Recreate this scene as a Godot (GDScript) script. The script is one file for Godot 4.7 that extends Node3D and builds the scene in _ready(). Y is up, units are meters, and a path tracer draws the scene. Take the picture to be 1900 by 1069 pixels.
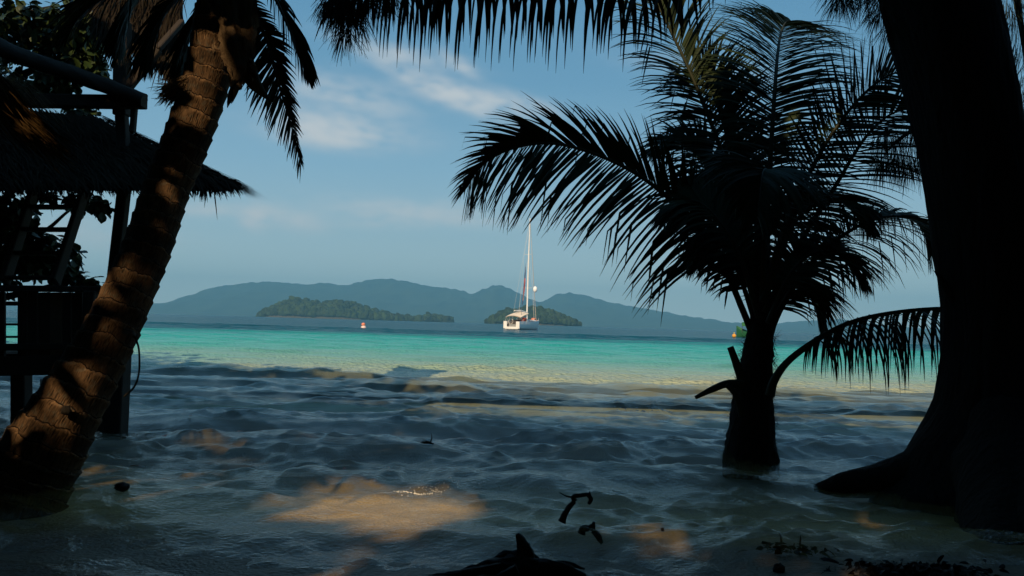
extends Node3D

# A shaded tropical shore: palms, a casuarina and a thatched hut frame a sunlit bay with a yacht, islets and far hills.
# Camera at the origin, looking along -z; still-water level is y = 0; the beach rises towards +z.

class Mb:
	var v := PackedVector3Array()
	var c := PackedColorArray()
	var ix := PackedInt32Array()
	var tint := Color.WHITE
	func vert(p: Vector3) -> int:
		v.append(p)
		c.append(tint)
		return v.size() - 1
	func tri(a: int, b: int, d: int) -> void:      # counter-clockwise seen from outside
		ix.append(a)
		ix.append(d)
		ix.append(b)
	func quad(a: int, b: int, d: int, e: int) -> void:
		tri(a, b, d)
		tri(a, d, e)
	func commit(mat: Material) -> ArrayMesh:
		var n := PackedVector3Array()
		n.resize(v.size())
		for k in range(0, ix.size(), 3):
			var a := ix[k]
			var b := ix[k + 2]
			var d := ix[k + 1]
			var f := (v[b] - v[a]).cross(v[d] - v[a])
			n[a] += f
			n[b] += f
			n[d] += f
		for k in n.size():
			n[k] = n[k].normalized() if n[k].length_squared() > 1e-20 else Vector3.UP
		var arr := []
		arr.resize(Mesh.ARRAY_MAX)
		arr[Mesh.ARRAY_VERTEX] = v
		arr[Mesh.ARRAY_NORMAL] = n
		arr[Mesh.ARRAY_COLOR] = c
		arr[Mesh.ARRAY_INDEX] = ix
		var m := ArrayMesh.new()
		m.add_surface_from_arrays(Mesh.PRIMITIVE_TRIANGLES, arr)
		m.surface_set_material(0, mat)
		return m
	# a tube along pts; fn(u, angle) gives a factor on the radius
	func tube(pts: Array, rad: Array, sides: int, fn = null, squash := 1.0) -> void:
		var side := Vector3.ZERO
		var rows := []
		var along := 0.0
		for k in pts.size():
			var p: Vector3 = pts[k]
			var t: Vector3 = ((pts[mini(k + 1, pts.size() - 1)] as Vector3) - (pts[maxi(k - 1, 0)] as Vector3)).normalized()
			if k > 0:
				along += p.distance_to(pts[k - 1])
			if side == Vector3.ZERO:
				side = t.cross(Vector3.FORWARD if absf(t.z) < 0.9 else Vector3.UP).normalized()
			side = (side - t * side.dot(t)).normalized()
			var up := t.cross(side)
			var row := []
			for s in sides:
				var a := TAU * s / sides
				var r: float = rad[k]
				if fn != null:
					r *= fn.call(along, a)
				row.append(vert(p + (side * cos(a) + up * sin(a) * squash) * r))
			rows.append(row)
		for k in rows.size() - 1:
			for s in sides:
				var s2 := (s + 1) % sides
				quad(rows[k][s], rows[k][s2], rows[k + 1][s2], rows[k + 1][s])
		for e in [0, rows.size() - 1]:
			var m := vert(pts[e])
			var keep := []
			for s in sides:
				keep.append(vert(v[rows[e][s]]))
			for s in sides:
				var s2 := (s + 1) % sides
				if e == 0:
					tri(m, keep[s2], keep[s])
				else:
					tri(m, keep[s], keep[s2])
	func face(a: Vector3, b: Vector3, d: Vector3, e: Vector3) -> void:
		quad(vert(a), vert(b), vert(d), vert(e))
	func box(t: Transform3D, s: Vector3, bevel := 0.0) -> void:
		var h := s / 2.0
		var b := minf(bevel, minf(h.x, minf(h.y, h.z)) * 0.9)
		for ax in 3:
			for sg in [-1.0, 1.0]:
				var n := Vector3.ZERO
				n[ax] = sg
				var u := Vector3.ZERO
				u[(ax + 1) % 3] = 1.0
				var w := n.cross(u)
				var hu := h[(ax + 1) % 3] - b
				var hw := h[(ax + 2) % 3] - b
				var q := []
				for k in [[-1, -1], [1, -1], [1, 1], [-1, 1]]:
					q.append(t * (n * h[ax] + u * hu * k[0] + w * hw * k[1]))
				face(q[0], q[1], q[2], q[3])
				if b > 0.0:   # the bevel strips that leave this face towards +u and -u sides
					for su in [-1.0, 1.0]:
						var m: Vector3 = u * su
						var e1: Vector3 = t * (n * h[ax] + m * hu - w * hw)
						var e2: Vector3 = t * (n * h[ax] + m * hu + w * hw)
						var e3: Vector3 = t * (n * (h[ax] - b) + m * (hu + b) + w * hw)
						var e4: Vector3 = t * (n * (h[ax] - b) + m * (hu + b) - w * hw)
						if su > 0:
							face(e1, e4, e3, e2)
						else:
							face(e2, e3, e4, e1)
	func beam(a: Vector3, b: Vector3, w: float, h: float, up := Vector3.UP, bevel := 0.008) -> void:
		var d := (b - a).normalized()
		var x := d.cross(up).normalized()
		var y := x.cross(d)
		box(Transform3D(Basis(x, y, -d), (a + b) / 2.0), Vector3(w, h, a.distance_to(b)), bevel)
	# a thin ribbon from p along d that bends down, folded a little along its middle
	func blade(p: Vector3, d: Vector3, across: Vector3, length: float, width: float, fall: float, segs: int, snap_at := 99, fold := 0.25) -> void:
		var last := []
		var q := p
		for k in segs + 1:
			var u := float(k) / segs
			var w := width * (0.45 + 0.55 * minf(1.0, u * 5.0)) * (1.0 - pow(u, 2.2)) * 0.5 + 0.0007
			var x := (across - d * across.dot(d)).normalized()
			var nn := d.cross(x)
			var row := [vert(q - x * w + nn * w * fold), vert(q), vert(q + x * w + nn * w * fold)]
			if k > 0:
				quad(last[0], last[1], row[1], row[0])
				quad(last[1], last[2], row[2], row[1])
			last = row
			d = (d + Vector3.DOWN * fall * (0.25 + u) / segs).normalized()
			if k == snap_at:
				d = (d * 0.25 + Vector3.DOWN).normalized()
			q += d * length / segs
	func disc(p: Vector3, n: Vector3, r: float, sides := 12) -> void:
		var x := n.cross(Vector3.RIGHT if absf(n.x) < 0.8 else Vector3.UP).normalized()
		var y := n.cross(x)
		var m := vert(p)
		var ring := []
		for s in sides:
			ring.append(vert(p + (x * cos(TAU * s / sides) + y * sin(TAU * s / sides)) * r))
		for s in sides:
			tri(m, ring[s], ring[(s + 1) % sides])
	func ball(p: Vector3, r: Vector3, rings := 8, sides := 12, fn = null) -> void:
		var rows := []
		for k in rings + 1:
			var a := PI * k / rings
			var row := []
			for s in sides:
				var b := TAU * s / sides
				var d := Vector3(sin(a) * cos(b), cos(a), sin(a) * sin(b))
				var f: float = fn.call(d) if fn != null else 1.0
				row.append(vert(p + d * r * f))
			rows.append(row)
		for k in rings:
			for s in sides:
				var s2 := (s + 1) % sides
				quad(rows[k][s], rows[k][s2], rows[k + 1][s2], rows[k + 1][s])

var rng := RandomNumberGenerator.new()
var nz := FastNoiseLite.new()
var nz2 := FastNoiseLite.new()
var SUN := Vector3.ZERO            # the way sunlight travels
var M := {}
var used := {}


func lin(r: float, g: float, b: float) -> Color:
	return Color(r, g, b).linear_to_srgb()


func mat(r: float, g: float, b: float, rough := 0.8, spec := 0.4) -> StandardMaterial3D:
	var m := StandardMaterial3D.new()
	m.albedo_color = lin(r, g, b)
	m.roughness = rough
	m.metallic_specular = spec
	m.vertex_color_use_as_albedo = true
	return m


func noise_tex(seed_: int, freq: float, size: int, octaves: int, normal := false, strength := 4.0, kind := FastNoiseLite.TYPE_SIMPLEX_SMOOTH) -> NoiseTexture2D:
	var n := FastNoiseLite.new()
	n.seed = seed_
	n.noise_type = kind
	n.frequency = freq
	n.fractal_octaves = octaves
	var t := NoiseTexture2D.new()
	t.width = size
	t.height = size
	t.seamless = true
	t.noise = n
	t.as_normal_map = normal
	t.bump_strength = strength
	return t


func relief(m: StandardMaterial3D, tex: Texture2D, scale: Vector3, depth: float) -> StandardMaterial3D:
	m.uv1_triplanar = true
	m.uv1_scale = scale
	m.heightmap_enabled = true
	m.heightmap_texture = tex
	m.heightmap_scale = depth
	return m


func numbered(called: String) -> String:
	var k: int = used.get(called, 0)
	used[called] = k + 1
	return called if k == 0 else "%s_%03d" % [called, k]


func tag(o: Node, label: String, category: String, group := "") -> void:
	o.set_meta("label", label)
	o.set_meta("category", category)
	if group:
		o.set_meta("group", group)


func thing(called: String, label: String, category: String, at: Vector3, group := "") -> Node3D:
	var o := Node3D.new()
	o.name = numbered(called)
	o.position = at
	add_child(o)
	tag(o, label, category, group)
	return o


# a mesh whose vertices are in scene coordinates, as part of a thing (or sub-part of a part)
func part(parent: Node3D, called: String, mb: Mb, m: Material) -> MeshInstance3D:
	var o := MeshInstance3D.new()
	o.name = called
	o.mesh = mb.commit(m)
	if parent.get_parent() == self and not parent is MeshInstance3D:
		o.position = -parent.position
	parent.add_child(o, true)
	return o


func solo(called: String, mb: Mb, m: Material) -> MeshInstance3D:
	var o := MeshInstance3D.new()
	o.name = numbered(called)
	o.mesh = mb.commit(m)
	add_child(o)
	return o


func structure(called: String, mesh: Mesh) -> MeshInstance3D:
	var o := MeshInstance3D.new()
	o.name = called
	o.mesh = mesh
	o.set_meta("kind", "structure")
	add_child(o)
	return o


func smooth(ctrl: Array, n: int) -> Array:      # Catmull-Rom through the control points
	var out := []
	var m := ctrl.size() - 1
	for k in n:
		var x := float(k) / (n - 1) * m
		var i := mini(int(x), m - 1)
		var u := x - i
		var b: Vector3 = ctrl[i]
		var c: Vector3 = ctrl[i + 1]
		var a: Vector3 = ctrl[i - 1] if i > 0 else b * 2.0 - c
		var d: Vector3 = ctrl[i + 2] if i + 2 <= m else c * 2.0 - b
		out.append(b.cubic_interpolate(c, a, d, u))
	return out


func ramp(list: Array, n: int) -> Array:        # evenly resampled numbers
	var out := []
	for k in n:
		var x := float(k) / (n - 1) * (list.size() - 1)
		var i := mini(int(x), list.size() - 2)
		out.append(lerpf(list[i], list[i + 1], x - i))
	return out


func keys(list: Array, x: float) -> Variant:    # [[x, value], ...]
	if x <= list[0][0]:
		return list[0][1]
	for k in list.size() - 1:
		if x <= list[k + 1][0]:
			var u: float = (x - list[k][0]) / (list[k + 1][0] - list[k][0])
			return lerp(list[k][1], list[k + 1][1], u)
	return list[-1][1]


# ---------------------------------------------------------------- water

var WAVES := []      # wave numbers (x, z), height, phase, length, forward share (x, z)
# long low swells that stand up in the shallows: z of the crest, from x, to x, height, slant
const SWELLS := [[-9.6, -1.15, 2.6, 0.100, 0.03], [-11.6, -2.3, -0.5, 0.085, 0.05], [-10.25, -0.1, 0.9, 0.045, 0.02], [-7.75, -0.95, -0.2, 0.055, 0.05], [-6.3, 0.45, 1.75, 0.080, -0.06], [-5.85, -1.65, -0.65, 0.070, 0.04], [-7.1, 2.3, 3.5, 0.050, 0.0],
	[-9.9, 4.4, 6.2, 0.070, 0.0], [-16.8, -2.6, 0.9, 0.05, 0.04], [-10.7, -3.5, -2.0, 0.055, 0.05], [-8.7, -2.4, -1.2, 0.050, 0.06], [-6.0, -2.6, -1.8, 0.055, 0.05], [-12.6, 1.5, 5.0, 0.05, 0.02], [-13.6, -6.0, -2.5, 0.07, 0.03], [-8.4, 0.3, 1.5, 0.035, 0.0], [-7.2, -3.2, -2.2, 0.04, 0.05], [-5.3, 0.2, 1.4, 0.035, -0.05]]

func set_waves() -> void:
	var r := RandomNumberGenerator.new()
	r.seed = 31
	for k in 30:
		var length := 2.2 * pow(0.055, (k + r.randf()) / 30.0)
		var wide := lerpf(14.0, 48.0, smoothstep(1.4, 0.25, length))
		var a := deg_to_rad(r.randfn() * wide * 0.5 + 3.0)
		var q := TAU / length
		WAVES.append([sin(a) * q, cos(a) * q, (0.046 if length > 0.8 else 0.100) / q, r.randf() * TAU, length, sin(a), cos(a)])


func sea_at(x: float, z: float, coarse: float) -> Vector3:      # sideways shift and height
	var d := -z
	var gust := maxf(0.25, 0.9 + 0.9 * nz2.get_noise_2d(x * 0.35 + 40.0, z * 0.5))
	var bend := 0.55 * nz.get_noise_2d(x * 0.25, z * 0.4)
	var out := Vector3.ZERO
	for w in WAVES:
		if w[4] < coarse:
			continue
		var ph: float = x * w[0] + z * w[1] + w[3] + bend
		var a: float = w[2] * (gust if w[4] < 0.8 else 1.0)
		var cs := cos(ph) * a * 0.75
		out.y += sin(ph) * a
		out.x += cs * w[5]
		out.z += cs * w[6]
	var calm := lerpf(0.75, 1.0, smoothstep(2.6, 4.0, d)) * 1.12 * lerpf(1.0, 0.6, smoothstep(12.0, 19.0, d)) * lerpf(1.0, 3.0, smoothstep(60.0, 140.0, d))
	out *= calm
	if d < 24.0:
		var wig := 0.16 * nz.get_noise_2d(x * 0.55, 3.0) + 0.05 * nz2.get_noise_2d(x * 2.3, z * 0.4)
		var tall := 1.0 + 0.5 * nz.get_noise_2d(x * 1.1, z * 0.3 + 8.0)
		for w in SWELLS:
			if x < w[1] - 0.6 or x > w[2] + 0.6:
				continue
			var e: float = z - (w[0] + wig * 1.6 - w[4] * (x - w[1]))
			if e < -1.6 or e > 0.6:
				continue
			var here := smoothstep(w[1] - 0.5, w[1] + 0.35, x) * (1.0 - smoothstep(w[2] - 0.35, w[2] + 0.5, x))
			out.y += 1.35 * w[3] * here * tall * (exp(-e * e / 0.30) if e < 0.0 else exp(-e * e / (0.016 + 0.12 * w[3])))
		# the swell that breaks a few metres off the beach
		var crest := -4.72 + 0.34 * nz2.get_noise_2d(x * 0.32, 7.0) + 0.05 * x
		var e := z - crest
		if e > -1.3 and e < 0.6:
			var here := smoothstep(-2.3, -1.2, x) * (1.0 - smoothstep(0.3, 1.1, x)) + 0.75 * (1.0 - smoothstep(-2.4, -1.7, x))
			out.y += 0.12 * here * (exp(-e * e / 0.16) if e < 0.0 else exp(-e * e / 0.022)) * (0.85 + 0.35 * nz.get_noise_2d(x * 2.2, 3.0))
	return out


func wave(x: float, z: float) -> float:
	return sea_at(x, z, 0.0).y


func sand(x: float, z: float) -> float:
	var d := -z
	var y := -(d - 3.12) * 0.042 if d > 3.12 else (3.12 - d) * 0.06
	y = maxf(y, -0.55 - maxf(d - 20.0, 0.0) * 0.03)
	y += 0.014 * nz.get_noise_2d(x * 0.9, z * 1.5) + 0.004 * nz2.get_noise_2d(x * 5.0, z * 7.0)
	return y + (0.014 * x - 0.012 if d < 6.0 else 0.0) * smoothstep(6.0, 2.0, d)


func water_color(d: float) -> Color:  # near shore, the sunlit gold and the shaded dark are put into the colour
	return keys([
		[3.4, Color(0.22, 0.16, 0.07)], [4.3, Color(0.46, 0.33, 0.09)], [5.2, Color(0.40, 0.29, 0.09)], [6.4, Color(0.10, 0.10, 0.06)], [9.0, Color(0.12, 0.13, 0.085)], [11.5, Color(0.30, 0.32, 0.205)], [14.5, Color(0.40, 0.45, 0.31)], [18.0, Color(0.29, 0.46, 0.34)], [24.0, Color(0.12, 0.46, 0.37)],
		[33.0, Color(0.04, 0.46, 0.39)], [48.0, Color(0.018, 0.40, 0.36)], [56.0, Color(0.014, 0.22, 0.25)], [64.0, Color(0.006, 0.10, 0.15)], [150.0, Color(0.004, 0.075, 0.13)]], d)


func water_mesh(dist: PackedFloat32Array, cols: int, m: Material) -> ArrayMesh:
	var v := PackedVector3Array()
	var c := PackedColorArray()
	var n := PackedVector3Array()
	var uv := PackedVector2Array()
	var ix := PackedInt32Array()
	var wide := cols + 16
	for r in dist.size():
		var d := dist[r]
		var half := d * 0.78 + 1.6
		var gap: float = (dist[r] - dist[r - 1]) if r > 0 else (dist[1] - dist[0])
		var coarse := 2.2 * gap
		for k in wide:
			var t := (float(k - 8) / (cols - 1)) * 2.0 - 1.0
			var x := t * half
			if k < 8:
				x = -half - pow(8 - k, 1.9) * half * 0.12
			elif k >= cols + 8:
				x = half + pow(k - cols - 7, 1.9) * half * 0.12
			var z := -d
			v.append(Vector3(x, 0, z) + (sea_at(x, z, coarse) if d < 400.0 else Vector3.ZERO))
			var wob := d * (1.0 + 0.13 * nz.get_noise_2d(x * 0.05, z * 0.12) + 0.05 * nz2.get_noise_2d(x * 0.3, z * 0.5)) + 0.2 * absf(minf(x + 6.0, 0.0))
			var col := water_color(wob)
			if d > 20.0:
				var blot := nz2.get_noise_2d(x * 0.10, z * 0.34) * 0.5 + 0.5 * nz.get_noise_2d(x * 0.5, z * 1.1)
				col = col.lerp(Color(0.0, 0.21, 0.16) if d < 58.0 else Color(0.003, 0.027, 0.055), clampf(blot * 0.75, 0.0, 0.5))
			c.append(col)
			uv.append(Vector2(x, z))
	for r in dist.size():
		for k in wide:
			var a := v[r * wide + maxi(k - 1, 0)]
			var b := v[r * wide + mini(k + 1, wide - 1)]
			var e := v[maxi(r - 1, 0) * wide + k]
			var f := v[mini(r + 1, dist.size() - 1) * wide + k]
			n.append((b - a).cross(f - e).normalized())
	for r in dist.size() - 1:
		for k in wide - 1:
			var a := r * wide + k
			var b := a + wide
			ix.append(a)
			ix.append(b)
			ix.append(a + 1)
			ix.append(a + 1)
			ix.append(b)
			ix.append(b + 1)
	var arr := []
	arr.resize(Mesh.ARRAY_MAX)
	arr[Mesh.ARRAY_VERTEX] = v
	arr[Mesh.ARRAY_NORMAL] = n
	arr[Mesh.ARRAY_COLOR] = c
	arr[Mesh.ARRAY_TEX_UV] = uv
	arr[Mesh.ARRAY_INDEX] = ix
	var out := ArrayMesh.new()
	out.add_surface_from_arrays(Mesh.PRIMITIVE_TRIANGLES, arr)
	out.surface_set_material(0, m)
	return out


# ---------------------------------------------------------------- palms

func frond(palm: Node3D, ctrl: Array, facing: Vector3, length: float, o := {}) -> void:
	var n: int = o.get("n", 82)
	var width: float = o.get("w", 0.024)
	var fall: float = o.get("fall", 1.0)
	var start: float = o.get("bare", 0.2)
	var r0: float = o.get("r", 0.02)
	var broken: float = o.get("broken", 0.14)
	var a0: float = o.get("a0", 72.0)
	var a1: float = o.get("a1", 24.0)
	var lift: float = o.get("lift", 0.12)
	var sides: Array = o.get("sides", [1.0, 1.0])
	var up0: float = o.get("up0", a0)
	var up1: float = o.get("up1", a1)
	var pts := smooth(ctrl, 40)
	var stem := Mb.new()
	stem.tube(pts, ramp([r0 * 1.5, r0, r0 * 0.7, r0 * 0.45, 0.003], 40), 7, null, 0.7)
	var rachis := part(palm, "frond", stem, M.petiole)
	var lv := Mb.new()
	for k in n:
		var t := start + (1.0 - start) * (k + rng.randf_range(-0.3, 0.3)) / n
		t = clampf(t, 0.0, 0.995)
		var i := int(t * 38.99)
		var p: Vector3 = (pts[i] as Vector3).lerp(pts[i + 1], t * 38.99 - i)
		var T: Vector3 = ((pts[i + 1] as Vector3) - (pts[i] as Vector3)).normalized()
		var S := T.cross(facing).normalized()
		var F := S.cross(T).normalized()
		var u := (t - start) / (1.0 - start)
		var prof := lerpf(o.get("base", 0.6), 1.0, smoothstep(0.0, 0.3, u)) * lerpf(1.0, 0.38, smoothstep(0.5, 1.0, u))
		for s in 2:
			var sg := 1.0 if s == 0 else -1.0
			if rng.randf() < o.get("missing", 0.03):
				continue
			var ang := deg_to_rad(lerpf(up0 if s == 0 else a0, up1 if s == 0 else a1, u) + rng.randf_range(-6, 6) + 5.0 * nz.get_noise_2d(k * 0.9, s * 30.0 + ctrl[0].x * 7.0))
			var d := (T * cos(ang) + S * sg * sin(ang) + F * (lift + rng.randf_range(-0.1, 0.1))).normalized()
			var across := (T * 0.8 + F * rng.randf_range(0.1, 0.8) * -1.0).normalized()
			var g := rng.randf_range(0.75, 1.2)
			lv.tint = Color(g, g, g)
			var len: float = length * prof * sides[s] * rng.randf_range(0.86, 1.1)
			lv.blade(p, d, across, len, width * rng.randf_range(0.75, 1.25) * (0.6 + 0.4 * prof), fall * rng.randf_range(0.7, 1.3), 6, rng.randi_range(3, 5) if rng.randf() < broken else 99)
	var leaf := part(rachis, "leaflets", lv, o.get("m", M.frond))
	leaf.set_meta("kind", "stuff")


# leaf scars with painted shadow lines, fibres and stains of a coconut trunk: one image of colour, one of relief; 12 scars a tile
func bark_images() -> Array:
	var w := 320
	var h := 1200
	var col := Image.create(w, h, false, Image.FORMAT_RGB8)
	var dep := Image.create(w, h, false, Image.FORMAT_RGB8)
	for x in w:
		var a := TAU * x / w
		var cx := cos(a) * 1.3
		var cz := sin(a) * 1.3
		var edge := PackedFloat32Array()
		for i in 14:
			var m := i % 12
			edge.append((i - 1) * 100.0 + 26.0 * nz2.get_noise_3d(cx, cz, m * 3.7) + 22.0 * nz.get_noise_1d(m * 5.3) + 7.0 * nz2.get_noise_3d(cx * 6.0, cz * 6.0, m * 2.1))
		var i := 0
		for y in h:
			while i < 12 and y >= edge[i + 1]:
				i += 1
			var m := i % 12
			var s := (y - edge[i]) / maxf(edge[i + 1] - edge[i], 1.0)
			var fibre := nz2.get_noise_3d(cx * 13.0, cz * 13.0, y * 0.008 + m * 7.0)
			var fine := nz2.get_noise_3d(cx * 30.0, cz * 30.0, y * 0.03 + m * 3.0)
			var blot := nz.get_noise_3d(cx * 1.2, cz * 1.2, y * 0.006 + m * 1.7)
			var groove := 1.0 - smoothstep(0.0, 0.07 + 0.05 * fine, s)
			var lip := smoothstep(0.78, 0.97, s)
			var crack := smoothstep(0.28, 0.5, fibre)
			var tone := 0.62 + 0.22 * nz.get_noise_1d(m * 9.1) + 0.22 * blot + 0.22 * fibre + 0.16 * fine + 0.24 * lip
			tone *= (1.0 - 0.72 * groove) * (1.0 - 0.55 * crack)  # dark shadow line beneath each scar is painted into the tone
			tone = clampf(tone, 0.06, 1.0)
			var lichen := smoothstep(0.22, 0.42, nz2.get_noise_3d(cx * 2.6, cz * 2.6, y * 0.02 + m))
			col.set_pixel(x, y, Color(tone, tone * lerpf(0.86, 0.95, lichen), tone * lerpf(0.72, 0.88, lichen)))
			var up := clampf(0.45 + 0.35 * s * s - 0.4 * groove + 0.15 * lip - 0.25 * crack + 0.10 * fibre + 0.06 * fine, 0.0, 1.0)
			dep.set_pixel(x, y, Color(up, up, up))
	return [ImageTexture.create_from_image(col), ImageTexture.create_from_image(dep)]


func palm_trunk(palm: Node3D, ctrl: Array, radii: Array, rows: int, ring: float, rough: float) -> MeshInstance3D:
	var pts := smooth(ctrl, rows)
	var rr := ramp(radii, rows)
	var v := PackedVector3Array()
	var uv := PackedVector2Array()
	var n := PackedVector3Array()
	var ix := PackedInt32Array()
	var sides := 49
	var side := Vector3.ZERO
	var along := 0.0
	for k in rows:
		var p: Vector3 = pts[k]
		var t: Vector3 = ((pts[mini(k + 1, rows - 1)] as Vector3) - (pts[maxi(k - 1, 0)] as Vector3)).normalized()
		if k > 0:
			along += p.distance_to(pts[k - 1])
		if side == Vector3.ZERO:
			side = t.cross(Vector3.FORWARD).normalized()
		side = (side - t * side.dot(t)).normalized()
		var up := t.cross(side)
		for q in sides:
			var a := TAU * q / (sides - 1)
			var s := fposmod(along + 0.2 * ring * nz2.get_noise_2d(cos(a) * 1.5 + along * 0.5, sin(a) * 1.5), ring) / ring
			var r: float = rr[k] * (1.0 + rough * (s * s - 0.33) + 0.035 * nz.get_noise_3d(cos(a) * 1.4, sin(a) * 1.4, along * 2.2))
			v.append(p + (side * cos(a) + up * sin(a)) * r)
			uv.append(Vector2(float(q) / (sides - 1), along / (12.0 * ring)))
	for k in rows:
		for q in sides:
			var a := v[k * sides + (q - 1 if q > 0 else sides - 2)]
			var b := v[k * sides + (q + 1 if q < sides - 1 else 1)]
			var e := v[maxi(k - 1, 0) * sides + q]
			var f := v[mini(k + 1, rows - 1) * sides + q]
			n.append((b - a).cross(f - e).normalized())
	for k in rows - 1:
		for q in sides - 1:
			var a := k * sides + q
			ix.append_array([a, a + sides, a + 1, a + 1, a + sides, a + sides + 1])
	var arr := []
	arr.resize(Mesh.ARRAY_MAX)
	arr[Mesh.ARRAY_VERTEX] = v
	arr[Mesh.ARRAY_NORMAL] = n
	arr[Mesh.ARRAY_TEX_UV] = uv
	arr[Mesh.ARRAY_INDEX] = ix
	var m := ArrayMesh.new()
	m.add_surface_from_arrays(Mesh.PRIMITIVE_TRIANGLES, arr)
	m.surface_set_material(0, M.palm_bark)
	var o := MeshInstance3D.new()
	o.name = "trunk"
	o.mesh = m
	o.position = -palm.position
	palm.add_child(o, true)
	return o


func needles(parent: Node3D, called: String, spots: Array, count: int, length: float, spread: float) -> void:
	# thin drooping casuarina needles hung from twigs: [point, radius]
	var mb := Mb.new()
	for s in spots:
		for k in int(count * s[1] / 0.15):
			var dir := Vector3(rng.randfn(), rng.randfn(), rng.randfn()).normalized()
			var p: Vector3 = s[0] + dir * float(s[1]) * sqrt(rng.randf()) * Vector3(1.0, 0.7, 1.0)
			var d := (Vector3(dir.x, 0.0, dir.z) * spread + Vector3.DOWN * rng.randf_range(0.3, 1.2)).normalized()
			mb.blade(p, d, Vector3(rng.randfn(), 0.0, rng.randfn()), length * rng.randf_range(0.5, 1.2), 0.0028, 0.8, 3)
	var o := part(parent, called, mb, M.needle)
	o.set_meta("kind", "stuff")


func leaf_mesh(l: float, w: float, m: Material, count := 1) -> ArrayMesh:
	var mb := Mb.new()
	for k in count:
		var b := Basis.IDENTITY
		if count > 1:
			b = Basis.from_euler(Vector3(rng.randf_range(-0.9, 0.9), TAU * k / count + rng.randf_range(-0.3, 0.3), rng.randf_range(-0.8, 0.8)))
		var g := rng.randf_range(0.7, 1.25)
		mb.tint = Color(g, g, g * 0.9)
		var mid := []
		for j in 5:
			var u := j / 4.0
			mid.append([Vector3(0.0, -0.12 * u * u * l, -u * l), w * 0.5 * [0.12, 0.62, 1.0, 0.86, 0.08][j]])
		var last := []
		for q in mid:
			var row := [mb.vert(b * (q[0] + Vector3(-q[1], q[1] * 0.25, 0))), mb.vert(b * q[0]), mb.vert(b * (q[0] + Vector3(q[1], q[1] * 0.25, 0)))]
			if last:
				mb.quad(last[0], last[1], row[1], row[0])
				mb.quad(last[1], last[2], row[2], row[1])
			last = row
	return mb.commit(m)


func scatter(parent: Node3D, called: String, mesh: Mesh, where: Array, tints := []) -> MultiMeshInstance3D:
	var mm := MultiMesh.new()
	mm.transform_format = MultiMesh.TRANSFORM_3D
	mm.use_colors = not tints.is_empty()
	mm.mesh = mesh
	mm.instance_count = where.size()
	for k in where.size():
		mm.set_instance_transform(k, where[k])
		if tints:
			mm.set_instance_color(k, tints[k])
	var o := MultiMeshInstance3D.new()
	o.name = called
	o.multimesh = mm
	o.set_meta("kind", "stuff")
	if parent != self:
		o.position = -parent.position
	parent.add_child(o, true)
	return o


func any_basis(size: float) -> Basis:
	return Basis.from_euler(Vector3(rng.randf() * TAU, rng.randf() * TAU, rng.randf() * TAU)).scaled(Vector3.ONE * size)


# ---------------------------------------------------------------- where the forest behind lets the sun through

var GAPS := []     # [x, z, half width, half depth] on the water, seen along the sun
func gap_at(p: Vector3, rx: float, rz: float) -> void:
	var t := -p.y / SUN.y
	var q := p + SUN * t
	GAPS.append([q.x, q.z, rx, rz])


var THIN := []
func thin_at(p: Vector3, rx: float, rz: float) -> void:
	var q := p - SUN * (p.y / SUN.y)
	THIN.append([q.x, q.z, rx, rz])


func shade_edge(x: float) -> float:
	return keys([[-16.0, -25.0], [-10.2, -20.0], [-3.9, -14.8], [-1.2, -11.6], [1.1, -10.4], [2.7, -11.0], [5.9, -11.4], [12.0, -12.0]], x) + 0.6 * nz.get_noise_1d(x * 1.1) + 0.5 * nz2.get_noise_1d(x * 4.0)


func shaded(p: Vector3) -> bool:
	var t := -p.y / SUN.y
	var q := p + SUN * t
	var inside := maxf((q.z - shade_edge(q.x)) / (3.0 + 3.0 * smoothstep(-1.0, -6.0, q.x)) + 0.25, 0.0)      # the crowns thin out towards their edge
	if inside < 1.0 and rng.randf() > inside * inside:
		return false
	for g in GAPS:
		var a: float = (q.x - g[0]) / g[2]
		var b: float = (q.z - g[1]) / g[3]
		if a * a + b * b < 1.0:
			return false
	for g in THIN:
		var a: float = (q.x - g[0]) / g[2]
		var b: float = (q.z - g[1]) / g[3]
		if a * a + b * b < 1.0:
			return rng.randf() < 0.05
	return true


func out_of_frame(p: Vector3) -> bool:
	if p.z > -0.6:
		return p.distance_to(Vector3(0, 1, 0)) > 1.6
	var d := -p.z
	return absf(p.x) > d * 0.75 + 1.2 or p.y - 1.0 > d * 0.50 + 0.7


func _ready() -> void:
	rng.seed = 20240
	nz.seed = 11
	nz.frequency = 1.0
	nz.fractal_octaves = 3
	nz2.seed = 77
	nz2.frequency = 1.0
	nz2.fractal_octaves = 2
	setup_view()
	set_materials()
	set_waves()
	build_sea()
	build_hills()
	build_islands()
	build_forest()
	build_left_palm()
	build_young_palm()
	build_overhead_palm()
	build_casuarina()
	build_hut()
	build_broadleaf()
	build_boats()
	build_debris()


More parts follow.
